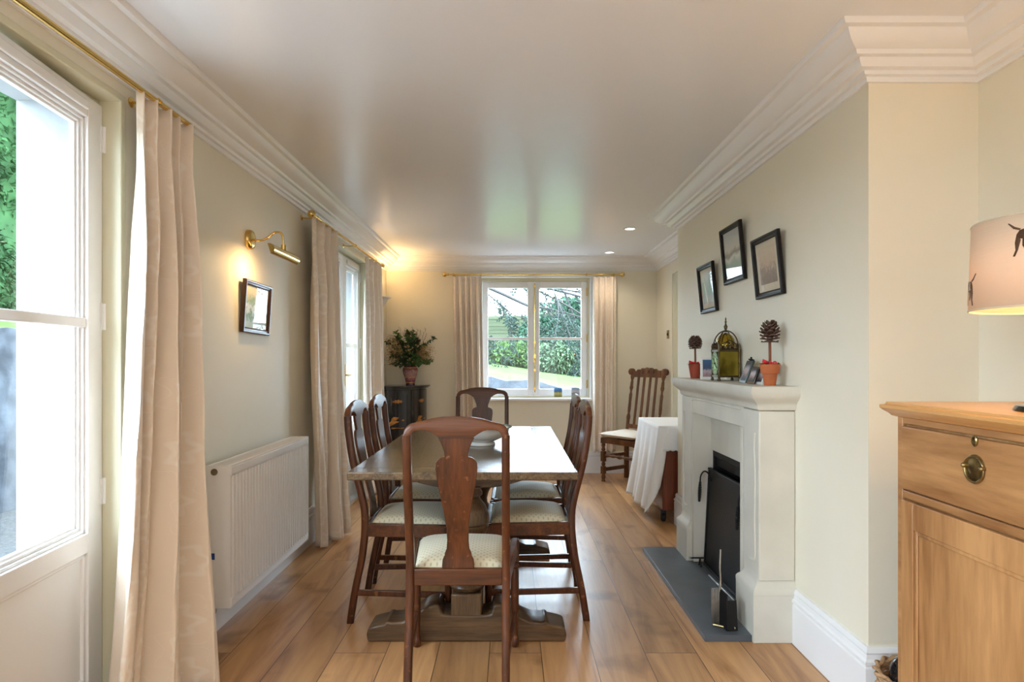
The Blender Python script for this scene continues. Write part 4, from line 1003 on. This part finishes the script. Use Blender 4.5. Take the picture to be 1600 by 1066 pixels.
# ------------------------------------------------------------------ things on the mantel
ZM = 1.1035
def topiary(x, y, label, sc, potmat, cone_z, cone_r, cone_h, seed, rim=True):
    rnd = random.Random(seed)
    t = thing('pine_cone_topiary', label, 'ornament', (x, y, ZM))
    R = .044*sc
    prof = [(0, .0), (R*.56, 0), (R*.72, .050*sc), (R*.70, .0515*sc), (R*.86, .053*sc), (R, .092*sc), (R*.99, .094*sc), (R*.88, .093*sc), (R*.80, .075*sc), (0, .075*sc)] if rim else [(0, 0), (R*.66, 0), (R, .094*sc), (R*.9, .094*sc), (R*.8, .07*sc), (0, .07*sc)]
    MB().lathe(prof, n=32, caps=False).build('pot', potmat, t, smooth=35)
    m = MB()
    for _ in range(170):
        a = rnd.uniform(0, 2*pi); r = R*.9*rnd.random()**.5
        leafquad(m, Vector((r*cos(a), r*sin(a), .082*sc+rnd.uniform(0, .012))), Vector((rnd.uniform(-1, 1), rnd.uniform(-1, 1), rnd.uniform(0, .8))), Vector((0, 0, 1)), .014, .005)
    m.build('moss', 'moss', t, recalc=False)
    MB().tube(bez([(0, 0, .07*sc), (.001, 0, cone_z*.6), (.0, 0, cone_z+.01)], 6), [.0055]*4+[.0062]*9, 10).build('stem', 'stem', t)
    m = MB(); m.lathe([(0, cone_z), (cone_r*.3, cone_z+.004), (cone_r*.35, cone_z+cone_h*.35), (cone_r*.35, cone_z+cone_h*.75), (0, cone_z+cone_h*.95)], n=14, caps=False)
    rings = 8
    for k in range(rings):
        f = k/(rings-1); z = cone_z+cone_h*(.03+.80*f); R2 = cone_r*(sin(pi*(.30+.56*f))**.8)*rnd.uniform(.94, 1.03)
        n = 8 if k < 6 else 6
        for i in range(n):
            a = 2*pi*(i+.5*(k % 2))/n+rnd.uniform(-.1, .1); d = Vector((cos(a), sin(a), 0)); s = Vector((-sin(a), cos(a), 0)); up = (.0+.75*f)*R2+rnd.uniform(-.002, .002)
            w = R2*.27+.002; Z = Vector((0, 0, 1))
            P = lambda rr, ww, zz: d*(R2*rr)+s*(w*ww)+Z*(z+up*rr*rr+zz)
            top = [P(.2, -.4, .002), P(.2, .4, .002), P(.75, 1, .003), P(1.0, .65, .006), P(1.04, 0, .0075), P(1.0, -.65, .006), P(.75, -1, .003)]
            low = [P(.2, -.4, -.001), P(.2, .4, -.001), P(.75, 1, .0), P(1.0, .65, .0), P(1.03, 0, -.0005), P(1.0, -.65, .0), P(.75, -1, .0)]
            m.add(top+low, [tuple(range(7)), tuple(range(13, 6, -1))]+[(q, q+7, (q+1) % 7+7, (q+1) % 7) for q in range(7)])
    m.build('cone', 'cone', t, smooth=20)
    # ribbon bow
    zb = .096*sc; m = MB()
    for sx, L_, zz in ((-1, .048, .012), (-1, .014, -.022), (1, .010, -.018)):
        m.add([(-.006, -R*.5, zb+.008), (-.006, -R*.5, zb-.004), (sx*L_, -R*.6-.008, zb+zz-.006), (sx*L_*.95, -R*.6-.008, zb+zz+.009)], [(0, 1, 2, 3)])
    for sx in (-1, 1): m.tube(bez([(0, -R*.55, zb+.002), (sx*.010, -R*.7, zb+.010), (sx*.014, -R*.75, zb+.003), (sx*.008, -R*.65, zb-.005), (0, -R*.55, zb+.002)], 5), .0028, 8)
    m.lathe([(0, -.006), (.007, -.004), (.007, .004), (0, .006)], (0, -R*.62, zb+.002), 10, caps=False)
    m.build('ribbon', 'red', t, smooth=40, solid=.0012)
topiary(1.155, 2.80, 'larger pine cone topiary in an orange terracotta pot at the near end of the mantel', 1.0, 'terracotta', .190, .043, .092, 1)
topiary(1.115, 3.80, 'smaller pine cone topiary in a dark red pot at the far end of the mantel', .92, plain('dark_red_pot', (.33, .05, .02), .6, bump=.1), .178, .042, .070, 2, rim=False)
# lantern clock
t = thing('lantern_clock', 'brass lantern clock with domed top and green dial in the middle of the mantel', 'clock', (1.158, 3.385, ZM), -.03)
a, b = .050, .058
m = MB(); m.box(-a, a, -b, b, .028, .158); m.build('case', 'goldmetal', t, bevel=.002)
for zz in (.020, .156): MB().box(-a-.008, a+.008, -b-.008, b+.008, zz, zz+.009).build('plate', 'fret', t, bevel=.002)
for sx in (-1, 1):
    for sy in (-1, 1):
        m = MB(); m.lathe([(.007, 0), (.009, .006), (.005, .016), (.008, .02), (.008, .03), (.005, .034), (.0045, .09), (.006, .095), (.0045, .1), (.0045, .15), (.007, .158), (.007, .166), (.004, .175), (.006, .185), (.003, .195), (0, .205)], (sx*(a+.004), sy*(b+.004), 0), 12, caps=False); m.build('pillar', 'fret', t, smooth=50)
# pierced frets: scrollwork rings on three sides
def fret(face):
    m = MB(); w = b if face in 'x' else a
    def P(u, z):
        return (-a-.006, u, z) if face == 'x' else (u, (-b-.006), z)
    m_pts = [(-w, .166), (w, .166)]
    m.tube([P(-w, .167), P(w, .167)], .0022, 6)
    for k in range(4):
        c = -w+w*2*(k+.5)/4
        for r, zc_ in ((.0105, .179), (.006, .1795), (.0085, .196 if k in (1, 2) else .19)):
            m.tube([P(c+r*cos(q), zc_+r*sin(q)) for q in [2*pi*i/12 for i in range(13)]], .0026, 5)
    m.tube([P(*p) for p in [(-w, .190), (-w*.6, .2), (-w*.3, .210), (0, .217), (w*.3, .210), (w*.6, .2), (w, .190)]], .0028, 6)
    m.build('fret', 'fret', t, smooth=50)
fret('x'); fret('y')
MB().lathe([(.048, .164), (.050, .18), (.049, .20), (.044, .222), (.034, .242), (.02, .254), (0, .259)], n=28, caps=False).build('bell', 'goldmetal', t, smooth=60)
m = MB()
for k in range(4):
    q = pi/4+k*pi/2; R_ = .072
    m.tube([(R_*cos(q)*cos(f), R_*sin(q)*cos(f), .18+.09*sin(f)) for f in [radians(x) for x in range(0, 91, 9)]], .0035, 7)
m.lathe([(.014, .262), (.010, .27), (.006, .275), (.009, .285), (.011, .293), (.006, .30), (.004, .31), (.006, .318), (.003, .325), (.004, .333), (0, .345)], n=14)
m.build('bell_strap', 'fret', t, smooth=50)
RYm = Matrix.Translation((-a, 0, .094)) @ Matrix.Rotation(-pi/2, 4, 'Y')
MB().lathe([(.0, .001), (.060, .001), (.062, .003), (.060, .006), (.0, .006)], n=40, mat=RYm, caps=False).build('dial', 'dial', t, smooth=40)
m = MB(); m.lathe([(.056, .0055), (.063, .0055), (.063, .009), (.056, .009)], n=40, mat=RYm, caps=False)
m.lathe([(.034, .0055), (.037, .0055), (.037, .008), (.034, .008)], n=32, mat=RYm, caps=False)
for k in range(12):
    q = 2*pi*k/12; m.tube([(-a-.0065, .039*cos(q), .094+.039*sin(q)), (-a-.0065, .053*cos(q), .094+.053*sin(q))], .0017, 5)
m.build('chapter_ring', 'fret', t)
m = MB(); m.tube([(-a-.009, 0, .094), (-a-.009, -.028, .072)], .0022, 6); m.tube([(-a-.010, 0, .094), (-a-.010, .012, .126)], .0016, 6); m.lathe([(0, 0), (.005, 0), (.005, .006), (0, .007)], n=10, mat=Matrix.Translation((-a-.006, 0, .094)) @ Matrix.Rotation(-pi/2, 4, 'Y')); m.build('hand', 'iron', t)
# small frames
t = thing('photo_frame', 'white photo frame standing behind the lantern clock on the mantel', 'photo frame', (1.135, 3.60, ZM), 0)
t.rotation_euler = (-.10, 0, -.12)
m = MB(); w, h = .046, .128
m.box(-w, -w+.014, 0, .010, 0, h).box(w-.014, w, 0, .010, 0, h).box(-w+.014, w-.014, 0, .010, 0, .016).box(-w+.014, w-.014, 0, .010, h-.014, h)
m.build('frame', 'whitef', t, bevel=.002)
MB().box(-w+.013, w-.013, .004, .008, .015, h-.013).build('photo', ramp_pic('small_photo', [(.1, (.35, .2, .2)), (.35, (.5, .4, .42)), (.5, (.05, .08, .15)), (.9, (.05, .12, .25))], 6, seed=8), t)
m = MB(); m.box(-.012, .012, .0105, .013, .0, .09, Matrix.Translation((0, 0, .006)) @ Matrix.Rotation(-.32, 4, 'X')); m.build('strut', 'black', t)
def easelframe(name, label, x, y, h, w, lean, edge, rz, orn, pm):
    t = thing(name, label, 'photo frame', (x, y, ZM), rz)
    R_ = Matrix.Rotation(lean, 4, 'Y')
    m = MB(); m.box(0, .010, -w/2, w/2, 0, h, R_); m.build('frame', edge, t, bevel=.002)
    MB().box(-.0012, -.0001, -w/2+.012, w/2-.012, .012, h-.012, R_).build('photo', pm, t)
    m = MB(); top = R_ @ Vector((.01, 0, h*.75)); m.tube([top, (top.x+.035, 0, .002)], .0022, 6); m.build('strut', 'black', t)
    if orn:
        m = MB(); c = R_ @ Vector((.004, 0, h+.004)); m.lathe([(0, -.006), (.008, -.004), (.010, .002), (.004, .008), (.006, .012), (0, .016)], tuple(c), 10, caps=False)
        m.tube([c, c+Vector((-.014, -.004, .004))], .0035, 6); m.tube([c+Vector((0, 0, .004)), c+Vector((.014, -.004, -.003))], .004, 6); m.build('bow_ornament', 'iron', t)
pm = ramp_pic('portrait_photo', [(.1, (.03, .03, .04)), (.4, (.3, .2, .18)), (.6, (.5, .42, .42)), (.9, (.04, .04, .06))], 4, seed=9)
easelframe('photo_frame', 'dark green easel photo frame with a bow ornament on top, right of the lantern clock', 1.140, 3.10, .118, .085, .36, plain('dark_green_frame', (.02, .04, .035), .3), .0, True, pm)
easelframe('photo_frame', 'black photo frame leaning just left of the near terracotta pot', 1.128, 2.965, .088, .07, .36, 'black', .12, False, pm)
easelframe('photo_frame', 'cream-edged photo frame half hidden behind the near terracotta pot', 1.150, 2.92, .088, .065, .36, 'whitef', .1, False, pm)

# ------------------------------------------------------------------ pine sideboard
SX, SY1, SY0, SZ = 1.081, 1.755, .62, 1.100
t = thing('pine_sideboard', 'waxed pine sideboard with drawers over panelled doors against the right wall', 'sideboard', (SX, (SY0+SY1)/2, 0))
yc = (SY0+SY1)/2
def B(m, x0, x1, y0, y1, z0, z1): return m.box(x0, x1, y0-yc, y1-yc, z0, z1)
m = MB(); B(m, .012, XN-SX-.03, SY0, SY1, .07, 1.06); m.build('carcass', 'pine', t, bevel=.003)
m = MB()
B(m, 0, .012, SY1-.022, SY1, .07, 1.062); B(m, 0, .012, SY0, SY0+.022, .07, 1.062)
B(m, 0, .012, SY0+.022, SY1-.022, 1.042, 1.062); B(m, 0, .012, SY0+.022, SY1-.022, .838, .860); B(m, 0, .012, SY0+.022, SY1-.022, .07, .10)
m.build('face_frame', 'piney', t, bevel=.003)
m = MB(); B(m, .02, XN-SX-.03, SY0+.01, SY1-.01, 0, .0695); m.build('plinth', 'pine', t)
# top: moulded slab
m = MB(); secs = []
for o_, z in ((.004, 1.060), (.012, 1.063), (.018, 1.070), (.030, 1.078), (.036, 1.084), (.036, 1.092), (.024, 1.095), (.022, 1.1005), (.010, 1.101)):
    secs.append([(-o_, SY0-yc-o_*.7, z), (XN-SX-.012, SY0-yc-o_*.7, z), (XN-SX-.012, SY1-yc+o_*.7, z), (-o_, SY1-yc+o_*.7, z)])
m.loft(secs); m.build('top', 'pinetop', t, smooth=25)
ym = SY0+.022+(SY1-SY0-.044)/2
for a, b in ((ym+.004, SY1-.025), (SY0+.025, ym-.004)):
    m = MB(); B(m, -.004, .0115, a, b, .864, 1.036); d = m.build('drawer', 'piney', t, bevel=.003)
    yh = (a+b)/2-yc; zh = .968
    if a > ym: yh = 1.455-yc
    RH = Matrix.Translation((-.004, yh, zh)) @ Matrix.Rotation(-pi/2, 4, 'Y')
    m = MB(); m.lathe([(.0, .0), (.031, .0), (.031, .002), (.027, .004), (.024, .003), (.018, .005), (.010, .007), (.0, .008)], n=32, mat=RH, caps=False)
    m.tube([(-.008, yh+.030*cos(q), zh-.004+.030*sin(q)) for q in [2*pi*i/24 for i in range(25)]], .0032, 8)
    for s in (-1, 1): m.lathe([(.006, 0), (.006, .008), (.004, .012), (0, .013)], n=10, mat=Matrix.Translation((-.004, yh+s*.028, zh+.002)) @ Matrix.Rotation(-pi/2, 4, 'Y'))
    m.build('handle', 'oldbrass', d, smooth=50)
    m = MB(); m.lathe([(.0, 0), (.009, 0), (.010, .003), (.007, .005), (.006, .002), (0, .002)], n=20, mat=Matrix.Translation((-.004, yh, zh+.062)) @ Matrix.Rotation(-pi/2, 4, 'Y') @ Matrix.Diagonal((1.35, 1, 1, 1)), caps=False); m.build('escutcheon', 'oldbrass', d, smooth=50)
    # door beneath
    m = MB(); st = .078; z0, z1 = .104, .834
    B(m, -.006, .0115, b-.050, b, z0, z1); B(m, -.006, .0115, a, a+st, z0, z1); B(m, -.006, .0115, a+st, b-.050, z1-.072, z1); B(m, -.006, .0115, a+st, b-.050, z0, z0+.085)
    d = m.build('door', 'pine', t, bevel=.002)
    m = MB(); B(m, .004, .0115, a+st, b-.050, z0+.085, z1-.072); m.build('door_panel', 'pine', d)
    m = MB(); w_ = .012
    B(m, -.002, .0045, b-.050-w_, b-.050, z0+.085, z1-.072); B(m, -.002, .0045, a+st, a+st+w_, z0+.085, z1-.072); B(m, -.002, .0045, a+st+w_, b-.050-w_, z1-.072-w_, z1-.072); B(m, -.002, .0045, a+st+w_, b-.050-w_, z0+.085, z0+.085+w_)
    m.build('panel_moulding', 'pine', d, bevel=.004)
# lamp on the sideboard
t = thing('table_lamp', 'table lamp with linen drum shade printed with brown animals on the pine sideboard', 'lamp', (1.240, 1.40, SZ+.0015))
MB().lathe([(0, 0), (.092, 0), (.095, .004), (.09, .012), (.03, .02), (.012, .03), (.012, .13), (.02, .14), (.02, .155), (.010, .16), (.010, .20)], n=32, caps=False).build('base', 'black', t, smooth=40)
R0, R1, z0, z1 = .178, .172, .232, .430
MB().lathe([(R0, z0), (R1, z1)], n=64, caps=False).build('lamp_shade', 'shade', t, smooth=60, solid=.0015)
for rr, zz in ((R0, z0), (R1, z1)): MB().tube([(rr*cos(q), rr*sin(q), zz) for q in [2*pi*i/64 for i in range(65)]], .0022, 6).build('shade_rim', 'mount', t)
m = MB(); m.tube([(-.1715, 0, .42), (.1715, 0, .42)], .0016, 6); m.tube([(0, -.1715, .42), (0, .1715, .42)], .0016, 6); m.tube([(0, 0, .42), (0, 0, .2)], .003, 6); m.build('shade_carrier', 'brass', t)
MB().lathe([(0, .20), (.014, .205), (.016, .23), (.028, .265), (.028, .285), (.018, .305), (0, .312)], n=20, caps=False).build('bulb', emit('table_lamp_bulb', (1, .72, .42), 12), t, smooth=60)
lamp('table_lamp_light', 'POINT', (1.24, 1.40, SZ+.29), 5, (1, .60, .25), .035)
def decal(par, ang, z, polys, flip=1, R=.1765):
    """thin printed silhouettes on the shade; (u, w) metres"""
    m = MB()
    for poly in polys:
        vs = []
        for u, w in poly:
            q = ang+flip*u/R; rr = R+.002-(w+z-z0)*.03+.0006
            vs.append((rr*cos(q), rr*sin(q), z+w))
        m.add(vs, [tuple(range(len(vs)))])
    m.build('animal_print', plain_cache, par, solid=.0006, recalc=False)
plain_cache = plain('brown_print', (.10, .045, .02), .8)
hind = [[(-.045, .018), (-.03, .026), (0, .026), (.015, .022), (.022, .012), (.016, .0), (-.012, -.004), (-.04, .002)],
        [(.015, .022), (.03, .028), (.045, .044), (.042, .045), (.027, .033), (.012, .026)],
        [(.022, .012), (.026, -.01), (.024, -.03), (.03, -.046), (.025, -.047), (.018, -.03), (.012, -.004)],
        [(.008, .0), (.008, -.02), (.002, -.03), (-.002, -.029), (.0, -.015), (-.005, .0)],
        [(-.04, .002), (-.046, -.02), (-.055, -.04), (-.050, -.041), (-.038, -.02), (-.028, .0)],
        [(-.045, .018), (-.06, .034), (-.078, .036), (-.082, .03), (-.066, .024), (-.052, .006)]]
hind = [[(u*.8, w*.8) for u, w in pl] for pl in hind]
for ang, z, fl in ((radians(155), .280, 1), (radians(207), .375, -1), (radians(252), .285, 1), (radians(320), .33, 1), (radians(40), .33, 1), (radians(95), .29, -1)):
    decal(t, ang, z, hind, fl)

# wicker basket beside the sideboard
t = thing('wicker_basket', 'small wicker basket on the floor between the sideboard and the chimney breast', 'basket', (1.290, 1.960, 0))
m = MB()
for k in range(16):
    z = .008+k*.0135; r = .105+.022*k/15
    m.tube([((r+.003*((i+k) % 2*2-1))*cos(2*pi*i/28), (r+.003*((i+k) % 2*2-1))*sin(2*pi*i/28), z) for i in range(29)], .0062, 6)
for i in range(14): q = 2*pi*i/14; m.tube([(.103*cos(q), .103*sin(q), .002), (.127*cos(q), .127*sin(q), .218)], .004, 5)
m.lathe([(0, .002), (.10, .002), (.10, .006), (0, .006)], n=24, caps=False)
m.build('body', 'wicker', t, smooth=60)
m = MB()
for d_ in (0, pi): m.tube([((.129+.007*cos(i*1.1+d_))*cos(2*pi*i/48), (.129+.007*cos(i*1.1+d_))*sin(2*pi*i/48), .224+.007*sin(i*1.1+d_)) for i in range(49)], .006, 6)
m.build('rim', 'wicker', t, smooth=60)
o = MB().lathe([(0, .0), (.040, 0), (.044, .005), (.046, .10), (.046, .22), (.043, .25), (.032, .275), (.012, .287), (0, .288)], n=28, caps=False, mat=Matrix.Translation((1.224, 1.945, .0085))).build('black_bottle', 'black', None, smooth=60)
tag(o, 'glossy black rounded container standing in the wicker basket', 'bottle')

# ------------------------------------------------------------------ the garden
o = MB().box(-14, 8, -14, 9.6, -.30, -.125).build('gravel_terrace', 'gravel', None, smooth=0); o['kind'] = 'structure'
m = MB().box(-4.3, 6, 7.05, 9.3, -.125, -.10).box(-4.3, -1.72, 5.9, 7.05, -.125, -.10).box(-4.3, -1.72, -3.4, 3.4, -.125, -.10)  # unseen pale paving, added to bounce daylight up onto the ceiling
o = m.build('bounce_terrace', plain('pale_bounce_paving', (.40, .39, .37), .8, bump=.4, var=.12, spec=.2), None, smooth=0); o['kind'] = 'structure'
def lz(x, y): return 1.0-.13*x+.012*(y-20)
m = MB()
def lawn1(u, v):
    x = -24+40*u; y = 9.72+26*v; return (x, y, lz(max(x, -9), y)+.03*sin(x*1.3)*sin(y*.9))
def lawn2(u, v):
    x = -16+11.4*u; y = -14+23.72*v; return (x, y, lz(max(x, -9), y)+.03*sin(x*1.3)*sin(y*.9))
m.grid(lawn1, 40, 30).grid(lawn2, 14, 30); o = m.build('lawn', 'grass', None, smooth=80); o['kind'] = 'structure'
def stonewall(m, pts, th, zb=-.2):
    for (x0, y0), (x1, y1) in zip(pts, pts[1:]):
        n = 60; 
        for i in range(n):
            pass
        secs = []
        for i in range(n+1):
            f = i/n; x = x0+(x1-x0)*f; y = y0+(y1-y0)*f; h = lz(max(x, -9), y)+.04+.03*sin(i*1.9)+.02*sin(i*5.3)
            if abs(x1-x0) > abs(y1-y0): secs.append([(x, y-th/2, zb), (x, y+th/2, zb), (x, y+th/2, h), (x, y-th/2+.04, h)])
            else: secs.append([(x+th/2, y, zb), (x-th/2, y, zb), (x-th/2, y, h), (x+th/2-.04, y, h)])
        m.loft(secs)
m = MB(); stonewall(m, [(-4.6, -13), (-4.6, 9.3)], .3); stonewall(m, [(-4.7, 9.5), (7.9, 9.5)], .34)
o = m.build('garden_wall', 'gstone', None, smooth=30); o['kind'] = 'structure'
def foliage(m, c, rad, n, L_, w_, rnd, shell=.55, lobes=5, droop=0):
    lob = [(Vector((rnd.uniform(-.45, .45)*rad[0], rnd.uniform(-.45, .45)*rad[1], rnd.uniform(-.35, .45)*rad[2])), rnd.uniform(.6, .82)) for _ in range(lobes)]
    for k in range(n):
        o_, s_ = lob[k % lobes]
        d = Vector((rnd.gauss(0, 1), rnd.gauss(0, 1), rnd.gauss(0, 1))).normalized(); r = (shell+(1-shell)*rnd.random())*s_*1.05
        p = Vector(c)+o_+Vector((d.x*rad[0]*r, d.y*rad[1]*r, d.z*rad[2]*r))
        q = (d+Vector((rnd.uniform(-.9, .9), rnd.uniform(-.9, .9), rnd.uniform(-.9, .9)-droop))).normalized()
        leafquad(m, p, q, Vector((rnd.uniform(-1, 1), rnd.uniform(-1, 1), .6)), L_*rnd.uniform(.7, 1.3), w_*rnd.uniform(.7, 1.3))
def bush(name, label, cat, c, rad, n, L_, w_, mat, seed, core='hedge', lobes=6, grp=None, droop=0):
    rnd = random.Random(seed); t = thing(name, label, cat, (c[0], c[1], lz(c[0], c[1])-.02), group=grp)
    off = (0, 0, rad[2]*.82)
    m = MB(); foliage(m, off, rad, int(n*1.5), L_, w_*1.25, rnd, lobes=lobes, droop=droop); m.build('leaves', mat, t, smooth=0, recalc=False)
    m = MB()
    for k in range(7):
        a = rnd.uniform(0, 2*pi); m.tube(bez([(0, 0, -.1), (cos(a)*rad[0]*.2, sin(a)*rad[1]*.2, rad[2]*.5), (cos(a)*rad[0]*.5, sin(a)*rad[1]*.5, rad[2]*1.1)], 4), .03, 6)
    m.build('branches', 'bark', t)
    return t
# tall hedge beyond the left doors
t = thing('tall_hedge', 'tall clipped conifer hedge beyond the glazed door on the left', 'hedge', (-8.2, 8, 1.9))
rnd = random.Random(11); m = MB()
for k in range(30000):
    y = rnd.uniform(-7, 7.5); z = rnd.uniform(-.3, 4.6); x = .75+.16*sin(y*2.1+z)+.12*sin(z*3.7)+rnd.uniform(-.12, .12)
    leafquad(m, Vector((x, y, z)), Vector((rnd.uniform(-.1, 1), rnd.uniform(-.8, .8), rnd.uniform(-.9, .8))), Vector((0, rnd.uniform(-1, 1), 1)), rnd.uniform(.08, .17), rnd.uniform(.015, .035))
m.build('leaves', 'hedge', t, smooth=0, recalc=False)
MB().box(-.7, .62, -7, 7.5, -.6, 4.5).build('inner_growth', 'hedge', t, smooth=0, bevel=.15)
# fence and shrubs beyond the back window
t = thing('slatted_fence', 'weathered horizontal slatted fence beyond the lawn, left of the evergreens', 'fence', (-2, 24, 0))
m = MB()
for k in range(13):
    z = 1.12+k*.135; m.add([(-3.6, -.012, z), (3.9, -.012, z), (3.9, .0, z+.140), (-3.6, .0, z+.140), (-3.6, .0, z), (3.9, .0, z), (3.9, .010, z+.140), (-3.6, .010, z+.140)], [(0, 1, 2, 3), (7, 6, 5, 4), (0, 4, 5, 1), (1, 5, 6, 2), (2, 6, 7, 3), (3, 7, 4, 0)])
m.build('slats', 'fence', t, bevel=.005)
for x in (-3.4, -1.0, 1.4, 3.8): MB().box(x-.05, x+.05, .0125, .11, 0.7, 2.92).build('post', 'fence', t)
bush('shrub', 'reddish-green shrub at the left edge of the lawn below the fence', 'shrub', (-.95, 20.5), (.85, .8, .40), 3000, .11, .03, 'hedge', 31)
bush('shrub', 'bright green shrub in front of the slatted fence', 'shrub', (.15, 20.2), (.95, .8, .40), 4200, .10, .03, 'bushl', 32)
bush('shrub', 'low pale green spreading shrub at the foot of the dark evergreens', 'shrub', (1.35, 18.2), (1.0, .8, .48), 4600, .11, .025, 'bushp', 33, droop=.5)
bush('evergreen_shrub', 'big dark laurel filling the right half of the window view', 'shrub', (2.1, 21.5), (1.75, 1.2, 1.35), 7500, .16, .05, 'laurel', 34, lobes=9)
bush('evergreen_shrub', 'dark drooping evergreen behind the pale spreading shrub', 'shrub', (2.75, 19.4), (1.1, .9, .85), 5200, .17, .02, 'hedge', 35, droop=1.2)
bush('shrub', 'blue-green bush climbing over the slatted fence', 'shrub', (.75, 22.9), (.5, .5, .85), 1700, .12, .04, 'laurel', 36)
# overhanging tree
t = thing('garden_tree', 'bare-branched tree with thin leaves reaching over the lawn', 'tree', (-5.2, 15.5, lz(-5.2, 15.5)-.05))
rnd = random.Random(5); bk = MB(); lv = MB()
bk.tube(bez([(0, 0, -.1), (.1, 0, 1.4), (.0, .1, 3), (.2, 0, 4.6)], 5), [.26-.009*i for i in range(16)], 10)
def branch(p, q, r, lev):
    p, q = Vector(p), Vector(q); mid = (p+q)/2+Vector((rnd.uniform(-.1, .1), rnd.uniform(-.1, .1), rnd.uniform(.02, .2)))*(q-p).length*.5
    pts = bez([p, mid, q], 5); n_ = len(pts); bk.tube(pts, [r*(1-.65*i/n_) for i in range(n_)], 5)
    L_ = (q-p).length
    if lev > 0:
        for k in range(5 if lev > 1 else 4):
            a = pts[rnd.randint(3, n_-1)]; d = (q-p).normalized()+Vector((rnd.uniform(-.8, .8), rnd.uniform(-.8, .8), rnd.uniform(-1.0, .35)))
            branch(a, a+d.normalized()*L_*rnd.uniform(.3, .5), r*.42, lev-1)
    if lev < 2:
        for a in pts[3:]:
            for _ in range(3): leafquad(lv, a+Vector((rnd.uniform(-.08, .08), rnd.uniform(-.08, .08), rnd.uniform(-.08, .08))), Vector((rnd.uniform(-1, 1), rnd.uniform(-1, 1), rnd.uniform(-1, .3))), Vector((0, 1, .3)), .075, .02)
branch((.1, 0, 2.2), (5.9, -.4, .80), .085, 3)
branch((.1, 0, 2.6), (7.0, .6, 1.25), .08, 3)
branch((.1, 0, 3.0), (7.6, -.3, 1.5), .07, 3)
branch((.1, 0, 3.2), (-2.5, 1.6, 4.4), .09, 2); branch((.1, 0, 3.8), (1.8, 2.5, 5.6), .09, 2); branch((.1, 0, 4.2), (.5, -2, 6), .08, 2)
bk.build('trunk_and_branches', 'bark', t); lv.build('leaves', 'treeleaf', t, smooth=0, recalc=False)
